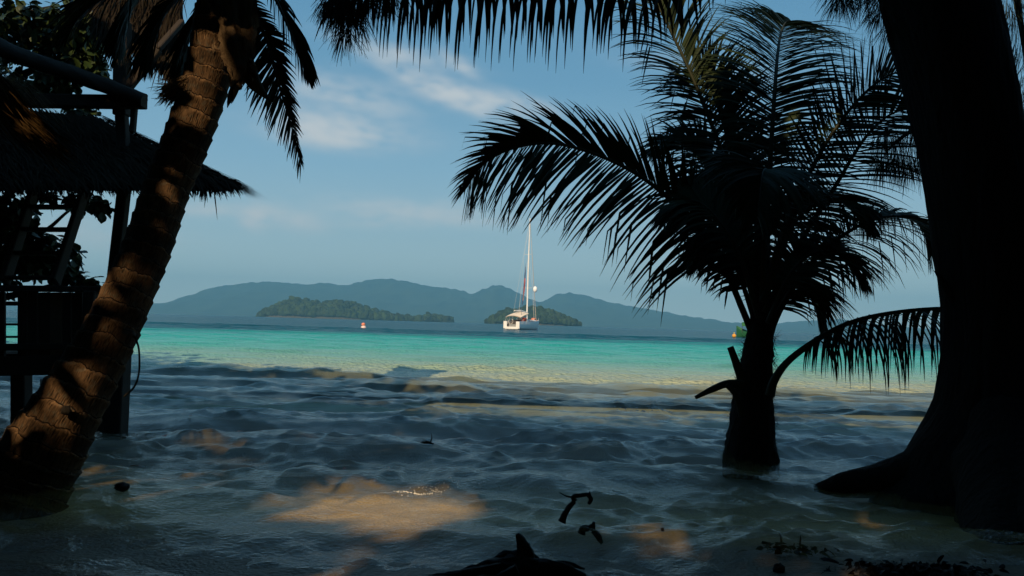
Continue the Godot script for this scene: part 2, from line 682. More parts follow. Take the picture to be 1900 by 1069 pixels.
func setup_view() -> void:
	var cam := Camera3D.new()
	cam.name = "camera"
	cam.fov = 40.0
	cam.near = 0.05
	cam.far = 30000.0
	cam.position = Vector3(0, 1.0, 0)
	cam.basis = Basis(Vector3.RIGHT, deg_to_rad(2.6)) * Basis(Vector3.BACK, deg_to_rad(1.7))
	add_child(cam)
	cam.current = true

	var sun := DirectionalLight3D.new()
	sun.name = "sun"
	var el := deg_to_rad(35.0)
	var az := deg_to_rad(20.0)
	SUN = Vector3(sin(az) * cos(el), -sin(el), -cos(az) * cos(el))
	sun.basis = Basis.looking_at(SUN)
	sun.light_energy = 1.55
	sun.light_color = Color(1.0, 0.87, 0.69)
	sun.light_angular_distance = 0.5
	sun.shadow_enabled = true
	add_child(sun)

	var env := Environment.new()
	env.background_mode = Environment.BG_SKY
	env.sky = Sky.new()
	var pano := PanoramaSkyMaterial.new()
	pano.panorama = ImageTexture.create_from_image(sky_image())
	env.sky.sky_material = pano
	env.tonemap_mode = Environment.TONE_MAPPER_LINEAR
	env.tonemap_exposure = 1.0
	env.sdfgi_enabled = true
	env.ssao_enabled = true
	env.ssil_enabled = true
	env.fog_enabled = true
	env.fog_density = 0.00016
	env.fog_light_color = Color(0.50, 0.80, 0.96)
	var we := WorldEnvironment.new()
	we.name = "environment"
	we.environment = env
	add_child(we)


func sky_image() -> Image:
	var w := 2048
	var h := 1024
	var im := Image.create(w, h, false, Image.FORMAT_RGBF)
	im.fill(Color(0.04, 0.12, 0.17))
	# azimuth and elevation (degrees), half sizes, tilt, strength
	var clouds := [
		[-12.73, 13.08, 4.2, 1.15, -3.0, 0.95], [-13.83, 12.62, 2.6, 0.9, 0.0, 0.5], [-12.46, 15.55, 3.8, 1.2, -8.0, 0.6], [-6.34, 16.65, 4.6, 0.75, -21.0, 0.85],
		[-3.17, 15.78, 3.6, 0.85, -8.0, 0.75], [-0.00, 15.63, 2.6, 0.6, -10.0, 0.5], [-8.75, 18.65, 4.4, 0.6, -8.0, 0.4], [-4.44, 18.27, 1.4, 0.5, -30.0, 0.45],
		[-6.41, 7.68, 6.5, 0.85, -2.0, 0.55], [-9.84, 6.86, 3.0, 0.5, 0.0, 0.4], [-15.98, 6.70, 1.9, 0.75, -8.0, 0.75], [-18.31, 6.73, 0.75, 0.85, -25.0, 1.3],
		[-21.05, 7.08, 2.2, 0.55, 3.0, 0.5], [-28.44, 4.72, 4.5, 1.0, 0.0, 0.4], [13.14, 17.93, 6.0, 1.0, -10.0, 0.12]]
	var far := RandomNumberGenerator.new()
	far.seed = 5
	for k in 46:
		clouds.append([far.randf_range(44.0, 316.0), far.randf_range(5.0, 48.0), far.randf_range(2.5, 8.0), far.randf_range(0.6, 1.8), far.randf_range(-22.0, 8.0), far.randf_range(0.3, 0.9)])
	var grad := [[0.0, lin2(214, 232, 228)], [2.5, lin2(199, 221, 221)], [6.0, lin2(168, 199, 211)], [11.0, lin2(139, 181, 206)], [17.0, lin2(110, 159, 192)], [23.0, lin2(95, 147, 184)], [45.0, lin2(76, 127, 170)], [90.0, lin2(58, 104, 150)]]
	for y in h / 2:
		var el := 90.0 - (y + 0.5) / h * 180.0
		var base: Vector3 = keys(grad, el)
		var near := []
		for c in clouds:
			if absf(el - c[1]) < 5.5 * c[3] + 0.6 * c[2]:
				near.append(c)
		for x in w:
			var az := wrapf((x + 0.5) / w * 360.0, -180.0, 180.0)
			var a := 0.0
			if near:
				var tear := 0.0
				for c in near:
					var dx: float = az - c[0]
					if dx > 180.0:
						dx -= 360.0
					elif dx < -180.0:
						dx += 360.0
					if absf(dx) > c[2] * 3.2:
						continue
					if tear == 0.0:
						tear = 0.75 + 0.75 * nz.get_noise_2d(az * 0.16, el * 0.55) + 0.45 * nz2.get_noise_2d(az * 0.6 + el * 0.5, el * 1.6)
					var r: float = deg_to_rad(c[4])
					var dy: float = el - c[1]
					var u: float = (dx * cos(r) + dy * sin(r)) / c[2]
					var v: float = (-dx * sin(r) + dy * cos(r)) / c[3]
					if v < 0.0:
						v *= 1.35
					a += c[5] * exp(-(u * u + v * v)) * maxf(tear, 0.0)
			a = 1.0 - exp(-a * 1.6)
			var col := base.lerp(Vector3(0.62, 0.655, 0.67), clampf(a, 0.0, 0.88))
			im.set_pixel(x, y, Color(col.x, col.y, col.z))
	return im


func lin2(r: float, g: float, b: float) -> Vector3:
	var c := Color(r / 255.0, g / 255.0, b / 255.0).srgb_to_linear()
	return Vector3(c.r, c.g, c.b)


func set_materials() -> void:
	var rough := noise_tex(3, 0.012, 512, 5)
	var fine := noise_tex(8, 0.04, 512, 4)
	M.frond = mat(0.020, 0.032, 0.011, 0.55, 0.22)
	M.dead = mat(0.16, 0.10, 0.05, 0.85, 0.2)
	M.petiole = mat(0.026, 0.030, 0.014, 0.6, 0.35)
	M.needle = mat(0.03, 0.04, 0.022, 0.8, 0.2)
	var bark := bark_images()
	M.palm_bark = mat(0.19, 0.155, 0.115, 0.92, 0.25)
	M.palm_bark.albedo_texture = bark[0]
	M.palm_bark.heightmap_enabled = true
	M.palm_bark.heightmap_texture = bark[1]
	M.palm_bark.heightmap_scale = 1.4
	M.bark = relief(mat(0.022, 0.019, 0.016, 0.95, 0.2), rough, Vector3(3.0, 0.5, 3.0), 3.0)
	M.fibre = relief(mat(0.17, 0.115, 0.066, 0.95, 0.1), fine, Vector3(6, 1.5, 6), 0.6)
	M.wood = relief(mat(0.045, 0.036, 0.028, 0.85, 0.3), fine, Vector3(8, 1.2, 8), 0.5)
	M.grey_wood = relief(mat(0.12, 0.09, 0.06, 0.85, 0.3), fine, Vector3(8, 1.2, 8), 0.5)
	M.thatch = mat(0.028, 0.022, 0.015, 0.95, 0.15)
	M.straw = mat(0.12, 0.072, 0.026, 0.9, 0.2)
	M.leaf = mat(0.03, 0.052, 0.014, 0.45, 0.4)
	M.forest = mat(0.032, 0.045, 0.018, 0.6, 0.3)
	M.hill = mat(0.040, 0.058, 0.028, 1.0, 0.1)
	M.island = mat(0.034, 0.056, 0.024, 1.0, 0.1)
	M.shore_rock = mat(0.08, 0.075, 0.05, 0.95, 0.2)
	M.foam = mat(0.8, 0.8, 0.78, 0.15, 0.5)
	M.rope = mat(0.06, 0.055, 0.045, 0.9, 0.2)
	M.drift = relief(mat(0.022, 0.018, 0.015, 0.7, 0.4), fine, Vector3(14, 3, 14), 0.5)

	var ripple := noise_tex(21, 0.016, 1024, 5, true, 11.0)
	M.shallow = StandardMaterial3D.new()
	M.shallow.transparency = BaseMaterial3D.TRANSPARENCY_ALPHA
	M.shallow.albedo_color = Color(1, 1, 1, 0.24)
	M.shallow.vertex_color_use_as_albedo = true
	M.shallow.roughness = 0.03
	M.shallow.metallic_specular = 0.36
	M.shallow.normal_enabled = true
	M.shallow.normal_texture = ripple
	M.shallow.normal_scale = 0.8
	M.shallow.uv1_scale = Vector3(1.1, 1.9, 1)
	M.sea = mat(1, 1, 1, 0.16, 0.30)
	M.sea.normal_enabled = true
	M.sea.normal_texture = ripple
	M.sea.normal_scale = 2.6
	M.sea.uv1_scale = Vector3(0.33, 0.6, 1)
	M.open_sea = M.sea.duplicate()
	M.open_sea.metallic_specular = 0.08
	M.sand = relief(mat(1, 1, 1, 0.55, 0.4), fine, Vector3(1.6, 1.6, 1.6), 0.8)


func build_sea() -> void:
	var near := PackedFloat32Array()
	var far := PackedFloat32Array()
	var open_ := PackedFloat32Array()
	var d := 2.3
	while d < 14.0:
		near.append(d)
		d += clampf(0.0007 * d * d, 0.009, 0.25)
	far.append(near[near.size() - 1])
	while d < 8300.0:
		if d < 48.0:
			far.append(d)
		else:
			if open_.is_empty():
				far.append(d)
			open_.append(d)
		d += 0.0007 * d * d if d < 18.0 else (0.23 if d < 90.0 else d * 0.03)
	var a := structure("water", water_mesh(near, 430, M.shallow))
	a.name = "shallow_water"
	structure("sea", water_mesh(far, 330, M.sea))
	structure("open_sea", water_mesh(open_, 300, M.open_sea))
	# sand: beach and sea floor in one sheet
	var mb := Mb.new()
	var zs := []
	var z := 60.0
	while z > -45.0:
		zs.append(z)
		z -= 0.035 if z < -1.8 and z > -7.0 else (0.15 if z < 0.0 and z > -14.0 else 1.5)
	var cols := 240
	for zz in zs:
		for k in cols:
			var t := float(k) / (cols - 1) * 2.0 - 1.0
			var x := signf(t) * (absf(t) * 4.5 + pow(absf(t), 6.0) * 60.0)
			var dd: float = -zz
			var g := 1.0 + 0.35 * nz.get_noise_2d(x * 1.2, zz * 2.2) + 0.25 * nz2.get_noise_2d(x * 14.0, zz * 14.0)
			var c: Color = keys([[0.0, Color(0.16, 0.12, 0.08)], [2.9, Color(0.11, 0.085, 0.055)], [3.7, Color(0.18, 0.13, 0.07)], [4.3, Color(0.56, 0.39, 0.12)], [5.0, Color(0.28, 0.21, 0.085)], [5.8, Color(0.06, 0.056, 0.038)], [9.5, Color(0.06, 0.066, 0.046)], [12.5, Color(0.35, 0.38, 0.25)], [16.0, Color(0.38, 0.44, 0.30)], [24.0, Color(0.20, 0.42, 0.32)], [40.0, Color(0.06, 0.36, 0.29)]], dd)  # sunlit patch painted as a gold band, shaded stretch as a dark one
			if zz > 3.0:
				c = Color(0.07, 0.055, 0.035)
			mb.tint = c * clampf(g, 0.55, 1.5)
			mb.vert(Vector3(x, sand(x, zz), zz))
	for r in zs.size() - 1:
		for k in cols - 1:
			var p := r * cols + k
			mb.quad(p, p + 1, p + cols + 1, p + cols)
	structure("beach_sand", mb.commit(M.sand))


func build_hills() -> void:
	var prof := [Vector3(-8972.343, -41.282, -8000), Vector3(-7454.107, 47.382, -8000), Vector3(-6254.358, 28.508, -8000), Vector3(-5165.534, 39.036, -8000), Vector3(-4510.492, 14.901, -8000), Vector3(-3738.489, 43.256, -8000), Vector3(-3533.947, 92.912, -8000), Vector3(-3264.237, 149.981, -8000), Vector3(-2997.403, 272.495, -8000), Vector3(-2781.488, 322.605, -8000), Vector3(-2455.483, 354.149, -8000), Vector3(-2127.54, 342.038, -8000), Vector3(-1909.967, 359.432, -8000), Vector3(-1691.281, 349.538, -8000), Vector3(-1474.693, 394.231, -8000), Vector3(-1268.299, 422.235, -8000), Vector3(-1037.888, 390.815, -8000), Vector3(-763.573, 349.786, -8000), Vector3(-544.784, 334.437, -8000), Vector3(-407.275, 300.296, -8000), Vector3(-272.543, 353.449, -8000), Vector3(-137.23, 390.253, -8000), Vector3(55.889, 319.513, -8000), Vector3(276.562, 233.285, -8000), Vector3(438.258, 303.57, -8000), Vector3(601.23, 330.25, -8000), Vector3(820.422, 293.084, -8000), Vector3(1094.666, 230.298, -8000), Vector3(1313.266, 209.52, -8000), Vector3(1532.273, 166.959, -8000), Vector3(1805.538, 131.479, -8000), Vector3(2078.596, 101.454, -8000), Vector3(2297.012, 75.266, -8000), Vector3(2569.406, 77.899, -8000), Vector3(2895.914, 109.356, -8000), Vector3(3113.564, 137.593, -8000), Vector3(3331.518, 144.056, -8000), Vector3(3549.8, 117.855, -8000), Vector3(4095.047, 79.587, -8000), Vector3(5184.804, 95.562, -8000), Vector3(6820.618, 209.39, -8000), Vector3(9001.964, 219.589, -8000)]
	var line := smooth(prof, 420)
	var mb := Mb.new()
	var rows := 16
	for k in line.size():
		var p: Vector3 = line[k]
		for r in rows:
			var u := float(r) / (rows - 3)
			var top := maxf(p.y, 3.0)
			var y: float
			var z: float
			if r < rows - 2:
				y = top * pow(u, 0.85) * (1.0 + (0.22 * nz.get_noise_2d(p.x * 0.0016, u * 2.0) + 0.1 * nz2.get_noise_2d(p.x * 0.006, u * 5.0)) * sin(u * PI)) + 14.0 * nz2.get_noise_2d(p.x * 0.008, u * 4.0) * u
				z = lerpf(-6600.0, -8000.0, u) + 220.0 * nz.get_noise_2d(p.x * 0.0021, 9.0) * (1.0 - u)
			else:
				y = top * (0.5 if r == rows - 2 else -0.02)
				z = -8150.0 if r == rows - 2 else -8300.0
			mb.tint = Color.WHITE * clampf(0.9 + 0.5 * nz2.get_noise_2d(p.x * 0.004, u * 7.0), 0.5, 1.5)
			mb.vert(Vector3(p.x, y, z))
	for k in line.size() - 1:
		for r in rows - 1:
			var p := k * rows + r
			mb.quad(p, p + rows, p + rows + 1, p + 1)
	structure("hills", mb.commit(M.hill))


func islet(called: String, prof: Array, depth: float, trees: int, size: float) -> void:
	var line := smooth(prof, 90)
	var mb := Mb.new()
	var rows := 12
	var z0: float = (prof[0] as Vector3).z
	for k in line.size():
		var p: Vector3 = line[k]
		for r in rows:
			var u := float(r) / (rows - 1)
			var s := pow(sin(u * PI), 0.7)
			var y := maxf(p.y - size * 1.25, 0.0) * s + (2.5 if u > 0.02 and u < 0.98 else -2.0)
			mb.tint = Color.WHITE
			mb.vert(Vector3(p.x + 10.0 * nz.get_noise_2d(k * 0.3, r * 1.0), y, z0 + depth * (0.5 - u) * (0.35 + 0.65 * sin(PI * k / (line.size() - 1.0)))))
	for k in line.size() - 1:
		for r in rows - 1:
			var q := k * rows + r
			mb.quad(q, q + rows, q + rows + 1, q + 1)
	var island := structure(called, mb.commit(M.shore_rock))
	var blob := Mb.new()
	blob.ball(Vector3.ZERO, Vector3(1, 1, 1), 6, 9, func(dr: Vector3) -> float: return 1.0 + 0.5 * nz2.get_noise_3d(dr.x * 1.6, dr.y * 1.6, dr.z * 1.6))
	var bm := blob.commit(M.island)
	var where := []
	var tints := []
	for k in trees:
		var i := rng.randi_range(1, line.size() - 2)
		var p: Vector3 = line[i]
		var u := 0.03 + 0.6 * pow(rng.randf(), 1.7)
		var y := maxf(p.y - size * 1.25, 0.0) * pow(sin(u * PI), 0.7)
		var sz := size * rng.randf_range(0.35, 0.95) * (1.35 if rng.randf() < 0.12 else 1.0)
		var pos := Vector3(p.x + rng.randf_range(-6, 6), y + sz * 0.35 + 2.0, z0 + depth * (0.5 - u) * (0.35 + 0.65 * sin(PI * i / (line.size() - 1.0))))
		where.append(Transform3D(Basis.from_euler(Vector3(rng.randf(), rng.randf() * TAU, 0)).scaled(Vector3(sz, sz * rng.randf_range(0.7, 1.25), sz)), pos))
		var g := rng.randf_range(0.55, 1.35)
		tints.append(Color(g, g * rng.randf_range(0.92, 1.05), g * rng.randf_range(0.75, 1.1)))
	scatter(island, "forest", bm, where, tints)


func build_islands() -> void:
	islet("island", [Vector3(-802.854, -17.267, -2600), Vector3(-788.024, 7.934, -2600), Vector3(-759.41, 42.421, -2600), Vector3(-716.002, 63.203, -2600), Vector3(-671.537, 59.206, -2600), Vector3(-618.086, 51.932, -2600), Vector3(-574.198, 62.096, -2600), Vector3(-520.826, 56.591, -2600), Vector3(-458.016, 35.426, -2600), Vector3(-404.485, 24.621, -2600), Vector3(-359.944, 17.093, -2600), Vector3(-315.414, 9.567, -2600), Vector3(-262.782, 23.515, -2600), Vector3(-227.164, 17.492, -2600), Vector3(-191.086, -2.664, -2600)], 420.0, 2400, 11.0)
	islet("island_001", [Vector3(-59.941, -3.445, -2100), Vector3(-46.315, 18.389, -2100), Vector3(-19.639, 34.909, -2100), Vector3(23.079, 41.898, -2100), Vector3(58.741, 45.818, -2100), Vector3(87.418, 43.807, -2100), Vector3(123.473, 33.434, -2100), Vector3(156.729, 20.124, -2100), Vector3(177.255, 0.731, -2100)], 300.0, 1500, 9.0)


func build_forest() -> void:
	# sunlit gaps: on the water and sand ...
	for g in [[Vector3(-0.699, 0, -4.358), 0.44, 0.40], [Vector3(-1.043, 0, -4.445), 0.25, 0.22], [Vector3(-0.326, 0, -4.473), 0.2, 0.22], [Vector3(0.529, 0, -4.072), 0.10, 0.02], [Vector3(0.759, 0, -3.843), 0.14, 0.0], [Vector3(0.914, 0, -3.634), 0.08, 0.0], [Vector3(2.051, 0, -4.274), 0.16, -0.03],
			[Vector3(3.552, 0, -9.557), 0.10, 0.12], [Vector3(-2.48, 0, -4.844), 0.24, 0.22], [Vector3(1.411, 0, -3.474), 0.2, 0.0], [Vector3(-2.21, 0, -6.049), 0.2, 0.25], [Vector3(-4.857, 0, -12.048), 0.35, 0.3], [Vector3(-0.627, 0, -3.177), 0.1, 0.02]]:
		gap_at(g[0], g[1] + 0.22, g[2] + 0.34)
	# ... on the leaning trunk, its fibre, the near thatch, a palm tip and a plank of the hut
	for g in [[Vector3(-1.941, 2.329, -4.9), 0.2, 0.26], [Vector3(-2.152, 0.731, -4.4), 0.1, 0.13], [Vector3(-2.195, 0.545, -4.3), 0.18, 0.24], [Vector3(-2.174, 0.365, -4.25), 0.2, 0.2],
			[Vector3(-1.735, 2.643, -4.8), 0.2, 0.34], [Vector3(-2.146, 2.375, -4.9), 0.12, 0.12], [Vector3(-2.7, 2.094, -4.15), 0.06, 0.06], [Vector3(-2.563, 1.954, -4.15), 0.07, 0.06], [Vector3(-2.431, 1.886, -4.15), 0.06, 0.05], [Vector3(-4.116, 1.05, -7), 0.07, 0.1]]:
		gap_at(g[0], g[1] + 0.05, g[2] + 0.08)
	for k in 14:      # thinner leaves towards the leaning trunk: soft broken light
		thin_at((Vector3(-2.294, 0.752, -4.5)).lerp(Vector3(-1.874, 2.846, -4.9), k / 13.0) + Vector3(0.03, 0, 0.1), 0.26, 0.3)
	var sprig := leaf_mesh(0.30, 0.16, M.forest, 6)
	var where := []
	# crowns overhead, walls of trees behind and to both sides
	var boxes := [[Vector3(-24, 5.2, -16), Vector3(17, 10.0, 9), 74000], [Vector3(-9, 2.6, -9), Vector3(9, 5.2, 0), 9000], [Vector3(-24, 0.2, 7), Vector3(22, 11, 11), 15000], [Vector3(9, 0.2, -7), Vector3(12, 9, 8), 7000], [Vector3(-17, 0.2, -12), Vector3(-11, 9, 8), 8000]]
	for b in boxes:
		var lo: Vector3 = b[0]
		var hi: Vector3 = b[1]
		for k in b[2]:
			var p := Vector3(rng.randf_range(lo.x, hi.x), rng.randf_range(lo.y, hi.y), rng.randf_range(lo.z, hi.z))
			if out_of_frame(p) and shaded(p):
				where.append(Transform3D(any_basis(rng.randf_range(0.8, 1.25)), p))
	var o := scatter(self, "shoreline_forest", sprig, where)
	tag(o, "dark mass of leaves of the forest behind the beach", "forest")


func build_left_palm() -> void:
	var palm := thing("leaning_palm", "leaning coconut palm with a ringed brown trunk in front of the thatched hut", "palm tree", Vector3(-2.604, 0.033, -4.35))
	var ctrl := [Vector3(-2.614, -0.16, -4.2), Vector3(-2.588, 0.044, -4.3), Vector3(-2.501, 0.283, -4.35), Vector3(-2.414, 0.5, -4.4), Vector3(-2.32, 0.782, -4.5), Vector3(-2.244, 1.094, -4.62), Vector3(-2.187, 1.424, -4.74), Vector3(-2.14, 1.769, -4.84), Vector3(-2.049, 2.122, -4.9), Vector3(-1.966, 2.475, -4.93), Vector3(-1.913, 2.795, -4.95), Vector3(-1.891, 3.119, -4.97), Vector3(-1.888, 3.344, -5)]
	var trunk := palm_trunk(palm, ctrl, [0.25, 0.228, 0.208, 0.180, 0.155, 0.141, 0.136, 0.134, 0.137, 0.143, 0.156, 0.16, 0.12], 420, 0.10, 0.07)
	# old leaf-scar knot low on the trunk
	var knot := Mb.new()
	knot.ball(Vector3(-2.327, 0.475, -4.19), Vector3(0.032, 0.03, 0.025), 6, 10, func(d: Vector3) -> float: return 0.8 + 0.4 * nz.get_noise_3d(d.x * 2.0, d.y * 2.0, d.z * 2.0))
	part(trunk, "knot", knot, M.bark)
	# brown fibre sheaths, cut stalks and a frayed tuft below the crown
	for strip in [[[Vector3(-1.788, 2.979, -4.72), Vector3(-1.753, 2.78, -4.72), Vector3(-1.732, 2.615, -4.72), Vector3(-1.713, 2.483, -4.72), Vector3(-1.734, 2.383, -4.72)], 0.075], [[Vector3(-1.693, 3.057, -4.74), Vector3(-1.67, 2.824, -4.74), Vector3(-1.687, 2.623, -4.74), Vector3(-1.706, 2.457, -4.74), Vector3(-1.731, 2.29, -4.74)], 0.06], [[Vector3(-1.64, 3.034, -4.76), Vector3(-1.655, 2.799, -4.76), Vector3(-1.668, 2.631, -4.76), Vector3(-1.655, 2.498, -4.76)], 0.045],
			[[Vector3(-1.685, 2.5, -4.75), Vector3(-1.708, 2.427, -4.75), Vector3(-1.737, 2.353, -4.75), Vector3(-1.759, 2.266, -4.75)], 0.032], [[Vector3(-1.806, 2.812, -4.72), Vector3(-1.781, 2.68, -4.72), Vector3(-1.755, 2.548, -4.72), Vector3(-1.731, 2.45, -4.72)], 0.05], [[Vector3(-1.921, 2.941, -4.8), Vector3(-1.9, 2.773, -4.8), Vector3(-1.879, 2.605, -4.8)], 0.05], [[Vector3(-1.67, 2.614, -4.76), Vector3(-1.643, 2.515, -4.76), Vector3(-1.619, 2.432, -4.76)], 0.04]]:
		var mb := Mb.new()
		var pts := smooth(strip[0], 16)
		var last := []
		for k in pts.size():
			var u := k / 15.0
			var w: float = strip[1] * (0.55 + 0.5 * sin(u * PI)) * (1.0 - pow(u, 5.0) * 0.85) * (1.0 + 0.35 * nz.get_noise_2d(k * 0.5, pts[0].x * 9.0))
			var row := []
			for j in 7:
				var s := j / 3.0 - 1.0
				var q: Vector3 = pts[k] + Vector3(s * w, 0.02 * nz2.get_noise_2d(k * 0.9, s * 3.0), -s * s * w * 0.6 + 0.025 * nz2.get_noise_2d(k * 0.4, s * 2.5 + 9.0))
				var g := 0.8 + 0.5 * nz2.get_noise_2d(s * 9.0, k * 0.25)
				mb.tint = Color(g, g, g)
				row.append(mb.vert(q))
			if last:
				for j in 6:
					mb.quad(last[j], row[j], row[j + 1], last[j + 1])
			last = row
		part(palm, "fibre_sheath", mb, M.fibre)
	var stub := Mb.new()
	stub.tube(smooth([Vector3(-1.729, 2.586, -4.85), Vector3(-1.662, 2.5, -4.82), Vector3(-1.629, 2.433, -4.85), Vector3(-1.569, 2.369, -4.95)], 10), ramp([0.05, 0.055, 0.042, 0.008], 10), 9, null, 0.6)
	part(palm, "cut_stalk", stub, M.petiole)
	var tuft := Mb.new()
	for k in 420:
		var u := rng.randf()
		var p: Vector3 = (Vector3(-2.033, 2.445, -4.84)).lerp(Vector3(-2.113, 2.363, -4.8), u) + Vector3(rng.randfn() * 0.022, rng.randfn() * 0.024, rng.randfn() * 0.03)
		var g := rng.randf_range(0.5, 1.3)
		tuft.tint = Color(g, g, g)
		tuft.blade(p, Vector3(-1.0 + rng.randfn() * 0.3, -0.45 + rng.randfn() * 0.35, rng.randfn() * 0.4).normalized(), Vector3(rng.randfn(), rng.randfn(), 0.3), rng.randf_range(0.05, 0.14), 0.006, 0.4, 3)
	part(palm, "frayed_tuft", tuft, M.fibre).set_meta("kind", "stuff")
	# fronds: the one that hangs to the right, its neighbours, and the drooping mass on the left
	frond(palm, [Vector3(-1.833, 3.275, -5), Vector3(-1.714, 2.96, -5), Vector3(-1.612, 2.753, -5), Vector3(-1.543, 2.527, -5), Vector3(-1.453, 2.268, -5), Vector3(-1.365, 1.972, -5)], Vector3(0.25, 0.1, 1.0), 0.34, {n = 74, fall = 0.7, bare = 0.12, sides = [1.0, 0.55], a0 = 68.0, a1 = 16.0, r = 0.014, w = 0.02})
	frond(palm, [Vector3(-1.836, 3.358, -5.1), Vector3(-1.649, 3.147, -5.1), Vector3(-1.515, 2.899, -5.1), Vector3(-1.433, 2.722, -5.1), Vector3(-1.378, 2.581, -5.1)], Vector3(0.9, 0.2, 0.5), 0.3, {n = 50, fall = 1.4, bare = 0.15, a0 = 40.0, a1 = 10.0, r = 0.012})
	frond(palm, [Vector3(-1.762, 3.231, -4.9), Vector3(-1.522, 3.203, -4.9), Vector3(-1.246, 3.107, -4.9), Vector3(-1.104, 2.939, -4.9)], Vector3(0.1, 1.0, 0.2), 0.4, {n = 40, fall = 1.3, r = 0.012, missing = 0.4})
	frond(palm, [Vector3(-2.004, 3.172, -5.1), Vector3(-2.095, 2.989, -5.1), Vector3(-2.164, 2.808, -5.1), Vector3(-2.183, 2.628, -5.1), Vector3(-2.166, 2.486, -5.1)], Vector3(-0.8, 0.1, 0.6), 0.34, {n = 60, fall = 0.8, bare = 0.08, a0 = 45.0, a1 = 10.0, r = 0.014})
	frond(palm, [Vector3(-1.968, 3.2, -5), Vector3(-2.136, 3.089, -5), Vector3(-2.268, 2.944, -5), Vector3(-2.346, 2.766, -5), Vector3(-2.356, 2.625, -5)], Vector3(-0.5, 0.6, 0.6), 0.42, {n = 64, fall = 1.4, bare = 0.12, r = 0.014})
	frond(palm, [Vector3(-2.049, 3.325, -5.2), Vector3(-2.301, 3.317, -5.2), Vector3(-2.51, 3.164, -5.2), Vector3(-2.625, 2.94, -5.2), Vector3(-2.651, 2.757, -5.2)], Vector3(-0.3, 0.8, 0.5), 0.45, {n = 64, fall = 1.4, bare = 0.15, r = 0.014})
	frond(palm, [Vector3(-1.884, 3.1, -4.7), Vector3(-2.078, 3.061, -4.7), Vector3(-2.335, 2.987, -4.7), Vector3(-2.589, 2.846, -4.7), Vector3(-2.742, 2.676, -4.7)], Vector3(-0.3, 0.9, 0.3), 0.45, {n = 64, fall = 1.3, bare = 0.15, r = 0.014})
	frond(palm, [Vector3(-1.867, 3.297, -4.9), Vector3(-1.854, 3.751, -4.9), Vector3(-1.974, 4.135, -4.9), Vector3(-1.968, 4.031, -4.4)], Vector3(0, 0.5, 1.0), 0.6, {n = 60, r = 0.018})
	frond(palm, [Vector3(-1.85, 3.297, -4.9), Vector3(-1.548, 3.796, -4.9), Vector3(-1.145, 3.984, -4.9), Vector3(-0.734, 3.685, -4.5)], Vector3(0, 1.0, 0.3), 0.6, {n = 60, r = 0.018})
	frond(palm, [Vector3(-1.867, 3.297, -4.9), Vector3(-2.228, 3.949, -5.4), Vector3(-2.697, 4.528, -6), Vector3(-3.105, 4.876, -6.6)], Vector3(0, 1.0, 0.3), 0.6, {n = 60, r = 0.018})
	# rope tied round the trunk
	var rope := Mb.new()
	rope.tube(smooth([Vector3(-2.125, 0.855, -4.5), Vector3(-2.094, 0.789, -4.48), Vector3(-2.078, 0.67, -4.46), Vector3(-2.101, 0.585, -4.46), Vector3(-2.175, 0.525, -4.5)], 26), ramp([0.006, 0.006], 26), 6)
	var knob := Mb.new()
	knob.ball(Vector3(-2.126, 0.867, -4.5), Vector3(0.017, 0.017, 0.015), 6, 8, func(d: Vector3) -> float: return 0.85 + 0.4 * nz.get_noise_3d(d.x * 3.0, d.y * 3.0, d.z * 3.0))
	for k in 3:
		knob.tube(smooth([Vector3(-2.126, 0.867, -4.5), Vector3(-2.116, 0.88, -4.44) + Vector3(0, 0.008 * k, 0), Vector3(-2.151, 0.886, -4.4) + Vector3(0, 0.012 * k, 0)], 8), ramp([0.006, 0.006], 8), 6)
	var r := thing("rope", "thin dark rope knotted to the leaning palm trunk, hanging over the water", "rope", Vector3(-2.125, 0.855, -4.5))
	part(r, "line", rope, M.rope)
	part(r, "knot", knob, M.rope)


